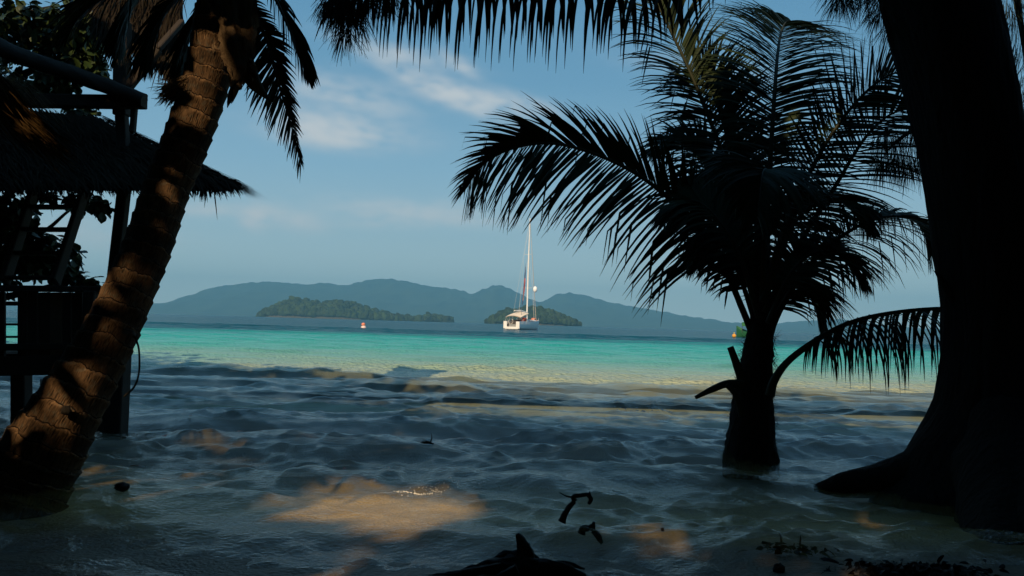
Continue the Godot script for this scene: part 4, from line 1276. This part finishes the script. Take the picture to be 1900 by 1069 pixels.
func build_broadleaf() -> void:
	var tree := thing("sea_almond_tree", "broad-leaved tree whose dark rounded leaves show behind the hut roofs", "tree", Vector3(-9.088, 0, -12.133))
	var limbs := [[[Vector3(-7.104, 0.025, -9.5), Vector3(-7.105, 1.055, -9.5), Vector3(-7.041, 2.098, -9.5), Vector3(-6.973, 3.085, -9.5), Vector3(-6.699, 3.954, -9.5), Vector3(-6.207, 4.502, -9.5), Vector3(-5.627, 4.72, -9.5)], [0.2, 0.17, 0.15, 0.12, 0.08, 0.05, 0.02]], [[Vector3(-6.858, 2.524, -9.3), Vector3(-6.399, 3.377, -9.3), Vector3(-5.91, 3.781, -9.3), Vector3(-5.469, 3.924, -9.3), Vector3(-5.016, 3.873, -9.3)], [0.08, 0.06, 0.045, 0.03, 0.01]], [[Vector3(-6.916, 1.436, -9.3), Vector3(-6.425, 1.705, -9.3), Vector3(-5.925, 1.848, -9.3), Vector3(-5.548, 1.923, -9.3), Vector3(-5.245, 2.188, -9.3), Vector3(-4.965, 2.324, -9.3)], [0.08, 0.06, 0.04, 0.025, 0.015, 0.006]], [[Vector3(-6.3, 0.82, -8.6), Vector3(-5.672, 1.073, -8.6), Vector3(-5.211, 1.203, -8.6), Vector3(-4.865, 1.302, -8.6), Vector3(-4.544, 1.341, -8.6)], [0.06, 0.045, 0.03, 0.02, 0.006]]]
	for l in limbs:
		var mb := Mb.new()
		mb.tube(smooth(l[0], 40), ramp(l[1], 40), 12, func(al: float, a: float) -> float: return 1.0 + 0.1 * nz.get_noise_3d(cos(a), sin(a), al * 2.0))
		part(tree, "trunk" if l == limbs[0] else "limb", mb, M.bark)
	var leaf := leaf_mesh(0.115, 0.085, M.leaf)
	var many := []
	var seen := 0
	# [centre, radii, how many, built singly]
	var puffs := [[Vector3(-5.749, 4.27, -9.2), Vector3(0.62, 0.36, 0.5), 900, 60], [Vector3(-5.068, 4.279, -9), Vector3(0.36, 0.34, 0.4), 620, 60], [Vector3(-4.953, 3.872, -9), Vector3(0.22, 0.18, 0.25), 190, 50], [Vector3(-5.344, 3.734, -9.1), Vector3(0.28, 0.14, 0.25), 190, 30], [Vector3(-5.839, 3.623, -9.2), Vector3(0.36, 0.12, 0.3), 150, 20],
		[Vector3(-6.633, 3.988, -9.4), Vector3(0.6, 0.6, 0.5), 800, 0], [Vector3(-4.863, 3.717, -9), Vector3(0.14, 0.1, 0.15), 50, 14], [Vector3(-4.959, 3.279, -8.9), Vector3(0.22, 0.08, 0.2), 60, 16],
		[Vector3(-5.878, 2.123, -9.2), Vector3(0.3, 0.36, 0.3), 330, 30], [Vector3(-4.959, 2.277, -9), Vector3(0.17, 0.14, 0.2), 110, 30], [Vector3(-4.669, 2.196, -8.9), Vector3(0.12, 0.09, 0.12), 40, 20], [Vector3(-5.356, 1.629, -8.8), Vector3(0.5, 0.26, 0.4), 700, 40], [Vector3(-4.786, 1.415, -8.5), Vector3(0.16, 0.14, 0.2), 130, 30], [Vector3(-4.494, 1.302, -8.4), Vector3(0.12, 0.07, 0.15), 60, 24], [Vector3(-5.363, 2.327, -9), Vector3(0.14, 0.1, 0.15), 50, 12], [Vector3(-6.21, 1.559, -9), Vector3(0.6, 0.6, 0.4), 600, 0]]
	for f in puffs:
		for k in f[2]:
			var d := Vector3(rng.randfn(), rng.randfn(), rng.randfn()).normalized() * pow(rng.randf(), 0.45)
			var t := Transform3D(Basis.from_euler(Vector3(rng.randf_range(-1.5, 0.3), rng.randf() * TAU, rng.randf_range(-0.8, 0.8))).scaled(Vector3.ONE * rng.randf_range(0.7, 1.25)), f[0] + d * f[1])
			if k < f[3] and seen < 300:
				seen += 1
				var o := MeshInstance3D.new()
				o.name = "leaf"
				o.mesh = leaf
				t.origin -= tree.position
				o.transform = t
				tree.add_child(o, true)
			else:
				many.append(t)
	scatter(tree, "foliage", leaf, many)


func build_boats() -> void:
	var white := mat(0.88, 0.87, 0.84, 0.35, 0.5)
	var cream := mat(0.80, 0.70, 0.56, 0.7)
	var dark := mat(0.06, 0.055, 0.06, 0.7)
	var grey := mat(0.30, 0.31, 0.31, 0.7)
	var red := mat(0.50, 0.09, 0.06, 0.7)
	var orange := mat(0.62, 0.22, 0.13, 0.7)
	var metal := mat(0.75, 0.74, 0.70, 0.4)
	var y := thing("sailing_yacht", "white single-masted sailing yacht anchored in front of the wooded islet", "sailing yacht", Vector3(2.55, 0, -152.0))
	var b := Transform3D(Basis(Vector3.UP, deg_to_rad(-25.0)), y.position)
	var hull := Mb.new()
	var rows := []
	var n := 18
	for k in n + 1:
		var u := float(k) / n                           # 0 stern .. 1 bow
		var z := lerpf(5.8, -5.8, u)
		var half := 1.85 * (lerpf(0.90, 1.0, smoothstep(0.0, 0.4, u))) * (1.0 if u < 0.45 else sqrt(maxf(0.0, 1.0 - pow((u - 0.45) / 0.55, 2.2))))
		var top := 1.55 + 0.35 * u * u
		var row := []
		for s in [[-1.0, 1.0], [-0.98, 0.6], [-0.93, 0.2], [-0.78, -0.1], [-0.4, -0.35], [0.0, -0.45], [0.4, -0.35], [0.78, -0.1], [0.93, 0.2], [0.98, 0.6], [1.0, 1.0]]:
			var hy: float = s[1] * top if s[1] > 0 else s[1] + 0.25 * (1.0 - u)
			row.append(hull.vert(b * Vector3(s[0] * half * (1.0 if s[1] > 0.5 else lerpf(1.0, 0.86, u)), hy, z - (0.5 * (1.0 - s[1]) if k == n else 0.0) * -1.0)))
		rows.append(row)
	for k in n:
		for j in 10:
			hull.quad(rows[k][j], rows[k + 1][j], rows[k + 1][j + 1], rows[k][j + 1])
	var hm := part(y, "hull", hull, white)
	var stern := Mb.new()      # low transom with an open middle
	for s in [-1.0, 1.0]:
		stern.box(b * Transform3D(Basis.IDENTITY, Vector3(s * 1.28, 0.8, 5.72)), Vector3(0.72, 1.35, 0.3), 0.05)
	stern.box(b * Transform3D(Basis.IDENTITY, Vector3(0, 0.27, 5.75)), Vector3(2.6, 0.44, 0.3), 0.04)
	part(hm, "transom", stern, white)
	var step := Mb.new()
	step.box(b * Transform3D(Basis.IDENTITY, Vector3(0.15, 0.72, 5.5)), Vector3(1.5, 0.5, 0.5), 0.03)
	part(hm, "boarding_gate", step, grey)
	var deck := Mb.new()
	for k in n:
		var u := float(k) / n
		var a: Vector3 = hull.v[rows[k][0]]
		var e: Vector3 = hull.v[rows[k][10]]
		var a2: Vector3 = hull.v[rows[k + 1][0]]
		var e2: Vector3 = hull.v[rows[k + 1][10]]
		var dn := Vector3(0, -0.5 if u < 0.35 else -0.06, 0)
		deck.face(a + dn, e + dn, e2 + dn, a2 + dn)
	part(y, "deck", deck, white)
	var cabin := Mb.new()
	cabin.box(b * Transform3D(Basis.IDENTITY, Vector3(0, 1.6, -1.2)), Vector3(2.1, 0.6, 4.6), 0.18)
	var cb := part(y, "cabin", cabin, white)
	for s in [-1.0, 1.0]:
		var win := Mb.new()
		win.box(b * Transform3D(Basis.IDENTITY, Vector3(s * 1.051, 1.66, -1.0)), Vector3(0.02, 0.2, 2.8))
		part(cb, "window", win, dark)
	var hood := Mb.new()
	hood.ball(b * Vector3(0, 1.7, 1.2), Vector3(1.15, 0.85, 0.9), 8, 14)
	part(y, "spray_hood", hood, cream)
	var top_ := Mb.new()       # bimini: arched cloth
	for k in 10:
		for j in 6:
			var q := []
			for c in [[k, j], [k + 1, j], [k + 1, j + 1], [k, j + 1]]:
				var sx: float = c[0] / 5.0 - 1.0
				var sz: float = c[1] / 6.0
				q.append(b * Vector3(sx * 1.62, lerpf(2.62, 3.42, sz) - 0.30 * sx * sx - 0.25 * pow(absf(sz - 0.5), 2.0), lerpf(5.3, 1.6, sz)))
			top_.face(q[0], q[1], q[2], q[3])
			top_.face(q[3] + Vector3.DOWN * 0.09, q[2] + Vector3.DOWN * 0.09, q[1] + Vector3.DOWN * 0.09, q[0] + Vector3.DOWN * 0.09)
	for e in [0, 9]:
		pass
	var bim := part(y, "bimini", top_, cream)
	for s in [-1.0, 1.0]:
		for z in [5.0, 3.4, 1.9]:
			var tb := Mb.new()
			tb.tube([b * Vector3(s * 1.5, 1.0, 3.6), b * Vector3(s * 1.55, 2.3 + (5.3 - z) * 0.2, z)], [0.03, 0.03], 6)
			part(bim, "tube", tb, metal)
	var shadow_block := Mb.new()
	shadow_block.box(b * Transform3D(Basis.IDENTITY, Vector3(-0.2, 1.35, 3.4)), Vector3(1.7, 0.9, 1.4), 0.1)  # dark box stands in for the shadow inside the yacht
	part(y, "cockpit_shadow", shadow_block, dark)
	var wheel := Mb.new()
	var ring := []
	for k in 25:
		ring.append(b * Vector3(-0.75 + 0.45 * cos(TAU * k / 24.0), 1.5 + 0.45 * sin(TAU * k / 24.0), 4.5))
	wheel.tube(ring, ramp([0.03, 0.03], 25), 6)
	part(y, "wheel", wheel, metal)
	var cush := Mb.new()
	cush.box(b * Transform3D(Basis(Vector3.FORWARD, 0.35), Vector3(1.35, 1.75, 3.2)), Vector3(0.55, 1.0, 1.3), 0.14)
	part(y, "life_raft", cush, red)
	var bag := Mb.new()
	bag.ball(b * Vector3(0.15, 1.75, -4.1), Vector3(0.8, 0.62, 1.0), 8, 12, func(d: Vector3) -> float: return 0.9 + 0.2 * nz.get_noise_3d(d.x * 2.0, d.y * 2.0, d.z * 2.0))
	part(y, "sail_bag", bag, orange)
	var mast := Mb.new()
	mast.tube([b * Vector3(0, 1.5, -1.2), b * Vector3(0, 12.0, -1.15), b * Vector3(0.15, 21.6, -1.0)], [0.15, 0.14, 0.085], 10)
	var ms := part(y, "mast", mast, white)
	for s in [[-1.0, 8.0], [1.0, 8.0], [-1.0, 14.5], [1.0, 14.5]]:
		var sp := Mb.new()
		sp.tube([b * Vector3(0, s[1], -1.15), b * Vector3(s[0] * (1.1 if s[1] < 10 else 0.8), s[1] + 0.1, -0.9)], [0.035, 0.025], 6)
		part(ms, "spreader", sp, metal)
	var ant := Mb.new()
	ant.tube([b * Vector3(0.15, 21.5, -1.0), b * Vector3(0.17, 22.6, -1.0)], [0.02, 0.015], 5)
	part(ms, "aerial", ant, dark)
	var boom := Mb.new()
	boom.tube([b * Vector3(0, 3.3, -1.0), b * Vector3(-0.1, 3.55, 1.6), b * Vector3(-0.2, 3.5, 4.2)], [0.12, 0.17, 0.1], 9)
	part(y, "boom", boom, white)
	var stay := Mb.new()
	stay.tube([b * Vector3(0.15, 21.2, -1.05), b * Vector3(0, 1.8, -5.7)], [0.035, 0.06], 6)
	part(y, "forestay", stay, mat(0.5, 0.47, 0.42, 0.7))
	for s in [[-1.75, 1.1], [1.75, 1.1]]:
		for h in [14.5, 21.0]:
			var sh := Mb.new()
			sh.tube([b * Vector3(s[0], s[1], -0.8), b * Vector3(s[0] * (0.62 if h < 15 else 0.46), h - 6.4, -0.9), b * Vector3(0.1, h, -1.1)], [0.014, 0.014, 0.014], 5)
			part(y, "shroud", sh, metal)
	var bs := Mb.new()
	bs.tube([b * Vector3(0.1, 21.3, -1.0), b * Vector3(0, 1.3, 5.7)], [0.012, 0.012], 5)
	part(y, "backstay", bs, metal)
	var lamp := Mb.new()
	lamp.ball(Vector3(4.462, 7.775, -152), Vector3(0.42, 0.6, 0.42), 10, 14)
	part(y, "white_ball", lamp, mat(0.92, 0.93, 0.95, 0.3, 0.5))
	for s in [-1.0, 1.0]:
		var pul := Mb.new()
		for k in 7:
			var z := lerpf(-5.2, 4.6, k / 6.0)
			var u := (5.8 - z) / 11.6
			var half := 1.8 * (1.0 if u < 0.45 else sqrt(maxf(0.0, 1.0 - pow((u - 0.45) / 0.55, 2.2))))
			pul.tube([b * Vector3(s * half, 1.3 + 0.4 * u * u, z), b * Vector3(s * half, 1.95 + 0.4 * u * u, z)], [0.02, 0.02], 5)
		part(y, "guard_rail", pul, metal)
	# tall feather flag on the stern quarter
	var fl := Mb.new()
	var f0 := Vector3(1.866, 2.579, -148)
	var f1 := Vector3(2.398, 12.093, -148)
	fl.tube([f0, f0.lerp(f1, 0.6), f1 + Vector3(0, 0.3, 0)], [0.035, 0.03, 0.02], 6)
	var pole := part(y, "flag_pole", fl, mat(0.12, 0.13, 0.18, 0.6))
	for band in [[0.22, 0.30, Color(0.03, 0.05, 0.16)], [0.30, 0.44, Color(0.32, 0.20, 0.22)], [0.44, 0.62, Color(0.30, 0.09, 0.11)], [0.62, 0.74, Color(0.36, 0.10, 0.12)], [0.74, 0.97, Color(0.04, 0.07, 0.20)]]:
		var bd := Mb.new()
		var wv := 0.0
		for k in 5:
			var t0: float = lerpf(band[0], band[1], k / 5.0)
			var t1: float = lerpf(band[0], band[1], (k + 1) / 5.0)
			var w0 := 0.24 * sin(PI * clampf((t0 - 0.15) / 0.85, 0.0, 1.0)) + 0.04
			var w1 := 0.24 * sin(PI * clampf((t1 - 0.15) / 0.85, 0.0, 1.0)) + 0.04
			var o0 := Vector3(w0, 0, 0.12 * sin(t0 * 30.0))
			var o1 := Vector3(w1, 0, 0.12 * sin(t1 * 30.0))
			bd.face(f0.lerp(f1, t0), f0.lerp(f1, t0) + o0, f0.lerp(f1, t1) + o1, f0.lerp(f1, t1))
		var c: Color = band[2]
		part(pole, "flag_band", bd, mat(c.r, c.g, c.b, 0.8))

	# green excursion boat behind the young palm
	var green := mat(0.03, 0.16, 0.06, 0.6)
	var g := thing("green_boat", "green roofed excursion boat half hidden behind the young palm trunk", "boat", Vector3(37.22, 0.207, -122) * Vector3(1, 0, 1))
	var gb := Transform3D(Basis(Vector3.UP, deg_to_rad(38.0)).scaled(Vector3(0.85, 1.0, 0.85)), g.position)
	var gh := Mb.new()
	var grow := []
	for k in 15:
		var u := k / 14.0
		var z := lerpf(3.4, -3.4, u)
		var half := 0.95 * sqrt(maxf(0.02, 1.0 - pow(absf(u - 0.42) / 0.58, 2.6)))
		var topy := 0.75 + 1.0 * pow(u, 4.0) + 0.25 * pow(1.0 - u, 3.0)
		var row := []
		for s in [[-1.0, 1.0], [-0.85, 0.4], [-0.55, -0.1], [0.0, -0.3], [0.55, -0.1], [0.85, 0.4], [1.0, 1.0]]:
			row.append(gh.vert(gb * Vector3(s[0] * half, s[1] * topy if s[1] > 0 else s[1], z)))
		grow.append(row)
	for k in 14:
		for j in 6:
			gh.quad(grow[k][j], grow[k + 1][j], grow[k + 1][j + 1], grow[k][j + 1])
	for r in [0, 14]:
		for j in range(1, 6):
			gh.tri(grow[r][0], grow[r][j], grow[r][j + 1])
	part(g, "hull", gh, green)
	var gr := Mb.new()
	gr.box(gb * Transform3D(Basis.IDENTITY, Vector3(0, 2.25, 0.5)), Vector3(1.9, 0.14, 4.4), 0.05)
	gr.box(gb * Transform3D(Basis.IDENTITY, Vector3(0, 1.95, 0.5)), Vector3(1.84, 0.45, 4.3), 0.02)
	part(g, "roof", gr, mat(0.05, 0.20, 0.07, 0.6))
	for s in [-0.85, 0.85]:
		for z in [-1.6, 0.5, 2.5]:
			var ps := Mb.new()
			ps.tube([gb * Vector3(s, 0.7, z), gb * Vector3(s, 2.2, z)], [0.04, 0.04], 6)
			part(g, "roof_post", ps, dark)
	var ty := Mb.new()
	var tr := []
	for k in 17:
		tr.append(gb * Vector3(0.98, 1.15 + 0.3 * sin(TAU * k / 16.0), -0.6 + 0.3 * cos(TAU * k / 16.0)))
	ty.tube(tr, ramp([0.08, 0.08], 17), 7)
	part(g, "life_ring", ty, white)

	var yb := thing("yellow_buoy", "small orange and yellow buoy floating left of the young palm, before the green boat", "buoy", Vector3(30.454, 0.077, -108) * Vector3(1, 0, 1))
	var yo := Mb.new()
	yo.ball(yb.position + Vector3(0, 0.28, 0), Vector3(0.28, 0.28, 0.28), 10, 14)
	part(yb, "float", yo, mat(0.75, 0.36, 0.05, 0.5))
	var yr := Mb.new()
	yr.tube([yb.position + Vector3(0, 0.6, 0), yb.position + Vector3(0, 0.76, 0)], [0.07, 0.05], 8)
	part(yb, "eye", yr, mat(0.7, 0.55, 0.08, 0.5))
	var rb := thing("mooring_buoy", "pink and orange mooring buoy with a white collar, alone on the dark blue water", "buoy", Vector3(-16.192, -0.004, -87) * Vector3(1, 0, 1))
	var r1 := Mb.new()
	r1.ball(rb.position + Vector3(0, 0.46, 0), Vector3(0.22, 0.2, 0.22), 9, 14)
	part(rb, "ball", r1, mat(0.8, 0.27, 0.16, 0.5))
	var r2 := Mb.new()
	r2.tube([rb.position + Vector3(0, 0.08, 0), rb.position + Vector3(0.03, 0.2, 0), rb.position + Vector3(0.0, 0.32, 0)], [0.3, 0.29, 0.16], 14)
	part(rb, "collar", r2, mat(0.85, 0.66, 0.62, 0.5))
	var r3 := Mb.new()
	r3.tube([rb.position + Vector3(0, -0.3, 0), rb.position + Vector3(0, 0.1, 0)], [0.2, 0.29], 14)
	part(rb, "base", r3, mat(0.03, 0.04, 0.08, 0.6))


func branching(mb: Mb, list: Array) -> void:
	for l in list:
		mb.tube(smooth(l[0], 18), ramp(l[1], 18), 8, func(al: float, a: float) -> float: return 1.0 + 0.22 * nz.get_noise_3d(cos(a) * 1.4, sin(a) * 1.4, al * 24.0))


func on_water(p: Vector3, lift := 0.0) -> Vector3:
	return Vector3(p.x, wave(p.x, p.z) + lift, p.z)


func build_debris() -> void:
	# driftwood stump at the water's edge
	var log_ := thing("driftwood_log", "dark driftwood log with an upright spike, lying at the water's edge", "driftwood", Vector3(0.056, 0, -3.327))
	var rough_log := func(al: float, an: float) -> float: return 1.0 + 0.55 * nz.get_noise_3d(cos(an) * 1.5, sin(an) * 1.5, al * 10.0) + 0.2 * nz2.get_noise_3d(cos(an) * 5.0, sin(an) * 5.0, al * 22.0)
	for piece in [[[Vector3(-0.244, -0.053, -3.26), Vector3(-0.145, -0.016, -3.26), Vector3(-0.043, 0.013, -3.26), Vector3(0.055, 0.024, -3.26), Vector3(0.165, 0.015, -3.26), Vector3(0.275, -0.008, -3.26), Vector3(0.407, -0.052, -3.26)], [0.008, 0.022, 0.034, 0.04, 0.034, 0.024, 0.008], "trunk"], [[Vector3(-0.098, -0.023, -3.3), Vector3(-0.022, 0.028, -3.3), Vector3(0.033, 0.042, -3.3), Vector3(0.11, 0.04, -3.3), Vector3(0.167, 0.011, -3.3)], [0.006, 0.02, 0.03, 0.028, 0.008], "trunk"], [[Vector3(0.088, 0.028, -3.28), Vector3(0.09, 0.063, -3.28), Vector3(0.075, 0.102, -3.28), Vector3(0.052, 0.144, -3.28)], [0.04, 0.034, 0.024, 0.007], "spike"],
			[[Vector3(0.14, 0.049, -3.2), Vector3(0.226, 0.039, -3.2), Vector3(0.302, 0.011, -3.2), Vector3(0.357, -0.021, -3.2)], [0.014, 0.018, 0.014, 0.005], "root"], [[Vector3(-0.01, 0.036, -3.2), Vector3(-0.117, 0.012, -3.2), Vector3(-0.202, -0.003, -3.2), Vector3(-0.309, -0.015, -3.2)], [0.014, 0.016, 0.012, 0.004], "root"], [[Vector3(0.054, 0.041, -3.15), Vector3(-0.009, 0.01, -3.15), Vector3(-0.061, -0.021, -3.15)], [0.02, 0.016, 0.008], "root"], [[Vector3(0.167, 0.016, -3.3), Vector3(0.255, 0.023, -3.3), Vector3(0.333, 0.003, -3.3)], [0.012, 0.01, 0.004], "root"]]:
		var a := Mb.new()
		a.tube(smooth(piece[0], 40), ramp(piece[1], 40), 18, rough_log)
		part(log_, piece[2], a, M.drift)
	var tw := Mb.new()
	branching(tw, [[[Vector3(0.282, 0.021, -4), Vector3(0.297, 0.056, -4), Vector3(0.318, 0.094, -4), Vector3(0.344, 0.124, -4)], [0.022, 0.016, 0.014, 0.012]], [[Vector3(0.344, 0.124, -4), Vector3(0.338, 0.146, -4), Vector3(0.381, 0.155, -4), Vector3(0.419, 0.161, -4)], [0.014, 0.012, 0.011, 0.008]], [[Vector3(0.413, 0.158, -4), Vector3(0.425, 0.137, -4), Vector3(0.414, 0.113, -4)], [0.012, 0.012, 0.008]], [[Vector3(0.419, 0.159, -4), Vector3(0.418, 0.175, -4)], [0.007, 0.003]], [[Vector3(0.343, 0.13, -4.05), Vector3(0.304, 0.139, -4.05), Vector3(0.271, 0.154, -4.05)], [0.006, 0.004, 0.002]]])
	tag(solo("twig", tw, M.drift), "bent black twig standing in the shallows, farther of the two", "twig", "")
	var t2 := Mb.new()
	branching(t2, [[[Vector3(0.357, 0.03, -3.75), Vector3(0.366, 0.051, -3.75), Vector3(0.391, 0.056, -3.75), Vector3(0.411, 0.067, -3.75)], [0.02, 0.018, 0.014, 0.013]], [[Vector3(0.412, 0.047, -3.75), Vector3(0.427, 0.033, -3.75), Vector3(0.443, 0.008, -3.75), Vector3(0.456, -0.011, -3.75)], [0.013, 0.016, 0.014, 0.008]], [[Vector3(0.409, 0.044, -3.75), Vector3(0.414, 0.067, -3.75), Vector3(0.416, 0.087, -3.75)], [0.013, 0.01, 0.006]]])
	tag(solo("twig", t2, M.drift), "short forked black twig just behind the driftwood log", "twig", "")
	# stones and dark lumps
	for s in [["stone", "round dark stone on the wet sand at the bottom edge", "stone", Vector3(1.161, 0, -3.389), Vector3(0.030, 0.028, 0.026)], ["coconut_husk", "dark coconut husk bobbing in the shade beside the leaning palm base", "coconut", Vector3(-2.059, 0, -4.295), Vector3(0.045, 0.028, 0.04)], ["pebble", "tiny pebble on the sunlit sand right of the twigs", "pebble", Vector3(0.727, 0, -3.701), Vector3(0.009, 0.009, 0.009)]]:
		var mb := Mb.new()
		var p: Vector3 = s[3]
		p.y = maxf(sand(p.x, p.z), wave(p.x, p.z)) + s[4].y * 0.4
		mb.ball(p, s[4], 9, 14, func(d: Vector3) -> float: return 0.85 + 0.35 * nz.get_noise_3d(d.x * 1.7, d.y * 1.7, d.z * 1.7 + s[4].x * 99.0))
		tag(solo(s[0], mb, M.drift), s[1], s[2])
	# wrack: clumps of torn leaves
	for c in [["seaweed_clump", "greenish seaweed clump stranded on the pale wet sand", "seaweed", Vector3(1.313, 0, -3.658), 0.10, 70, Color(0.9, 1.3, 0.6)], ["wrack_heap", "dark heap of rotting leaves at the bottom right edge", "leaf litter", Vector3(1.732, 0, -3.371), 0.14, 520, Color(0.6, 0.5, 0.45)]]:
		var mb := Mb.new()
		for k in c[5]:
			var q: Vector3 = c[3] + Vector3(rng.randfn() * c[4], 0.0, rng.randfn() * c[4] * 0.35)
			q.y = maxf(sand(q.x, q.z), 0.0) + rng.randf_range(0.0, 0.03)
			var g := rng.randf_range(0.5, 1.2)
			mb.tint = Color(c[6].r * g, c[6].g * g, c[6].b * g)
			mb.blade(q, Vector3(rng.randfn(), rng.randf_range(-0.1, 0.35), rng.randfn()).normalized(), Vector3(rng.randfn(), rng.randfn(), rng.randfn()), rng.randf_range(0.02, 0.06), rng.randf_range(0.008, 0.026), 1.2, 4)
		var heap := solo(c[0], mb, M.dead if c[5] < 100 else M.drift)
		tag(heap, c[1], c[2])
		heap.set_meta("kind", "stuff")
	var stick := Mb.new()
	stick.tube(smooth([Vector3(1.391, 0, -3.518) + Vector3(0, 0.012, 0), Vector3(1.418, 0, -3.49) + Vector3(0, 0.016, 0), Vector3(1.444, 0, -3.461) + Vector3(0, 0.012, 0)], 8), [0.005, 0.007, 0.008, 0.009, 0.008, 0.007, 0.006, 0.004], 8)
	tag(solo("stick", stick, M.drift), "short brown stick lying on the sunlit wet sand right of the seaweed", "stick")
	var fork := Mb.new()
	var fp := on_water(Vector3(-0.607, 0, -6.04), 0.0)
	fork.tube([fp + Vector3(-0.05, 0.01, 0), fp + Vector3(0, 0.02, 0), fp + Vector3(0.05, 0.008, 0.01)], [0.008, 0.012, 0.006], 7)
	fork.tube([fp + Vector3(0.02, 0.01, 0), fp + Vector3(0.035, 0.05, 0), fp + Vector3(0.03, 0.085, 0)], [0.006, 0.004, 0.002], 6)
	tag(solo("floating_twig", fork, M.drift), "little black twig floating upright in the middle of the shaded water", "twig")
	# fallen leaves afloat
	var reds := [[Vector3(-2.957, 0, -7.381), 0.075, Color(0.34, 0.20, 0.13), "tan fallen leaf floating right of the hut posts"], [Vector3(-2.565, 0, -5.981), 0.075, Color(0.35, 0.06, 0.04), "red fallen leaf afloat right of the leaning trunk"], [Vector3(-2.036, 0, -6.162), 0.06, Color(0.55, 0.20, 0.09), "orange fallen leaf on a wavelet, right of the red one"], [Vector3(-0.995, 0, -4.869), 0.035, Color(0.4, 0.06, 0.04), "small red leaf just behind the breaking wavelet"], [Vector3(-0.739, 0, -4.973), 0.04, Color(0.55, 0.22, 0.10), "small orange leaf on the crest left of the bright foam"],
		[Vector3(-2.793, 0, -7.543), 0.05, Color(0.03, 0.03, 0.03), "black scrap of leaf beside the tan one"], [Vector3(-2.783, 0, -6.295), 0.045, Color(0.03, 0.03, 0.03), "black leaf scrap near the red leaf"], [Vector3(-2.417, 0, -5.122), 0.08, Color(0.12, 0.04, 0.03), "brown leaf at the foot of the leaning palm"], [Vector3(-2.006, 0, -5.004), 0.05, Color(0.2, 0.05, 0.04), "dull red leaf in the shade between palm and breaking wavelet"], [Vector3(-3.336, 0, -7.251), 0.04, Color(0.25, 0.10, 0.08), "pinkish leaf scrap nearest the hut post"]]
	for r in reds:
		var c: Color = r[2]
		var o := MeshInstance3D.new()
		o.name = numbered("floating_leaf")
		o.mesh = leaf_mesh(r[1], r[1] * 0.55, mat(c.r, c.g, c.b, 0.5))
		o.transform = Transform3D(Basis.from_euler(Vector3(0.15, rng.randf() * TAU, rng.randf_range(-0.25, 0.25))), on_water(r[0], 0.012))
		add_child(o)
		tag(o, r[3], "leaf", "fallen leaves afloat")
	# bubbles on the crest of the wavelet that breaks in the sun, and on the one in front of the young palm
	for c in [["foam", "glinting foam on the crest of the sunlit breaking wavelet", Vector3(-0.593, 0, -4.547), Vector3(-0.345, 0, -4.788), 130, 0.03], ["foam", "faint foam on the dark wavelet left of the young palm", Vector3(1.336, 0, -9.548), Vector3(1.879, 0, -9.348), 90, 0.08]]:
		var mb := Mb.new()
		for k in c[4]:
			var p: Vector3 = (c[2] as Vector3).lerp(c[3], rng.randf()) + Vector3(rng.randfn() * 0.05, 0, rng.randfn() * c[5])
			var r := rng.randf_range(0.0010, 0.0032) * (1.0 if c[5] < 0.05 else 2.0)
			p.y = wave(p.x, p.z) + r * 0.2
			mb.ball(p, Vector3(r * 1.6, r, r), 4, 6)
		var o := solo(c[0], mb, M.foam)
		tag(o, c[1], "foam")
		o.set_meta("kind", "stuff")
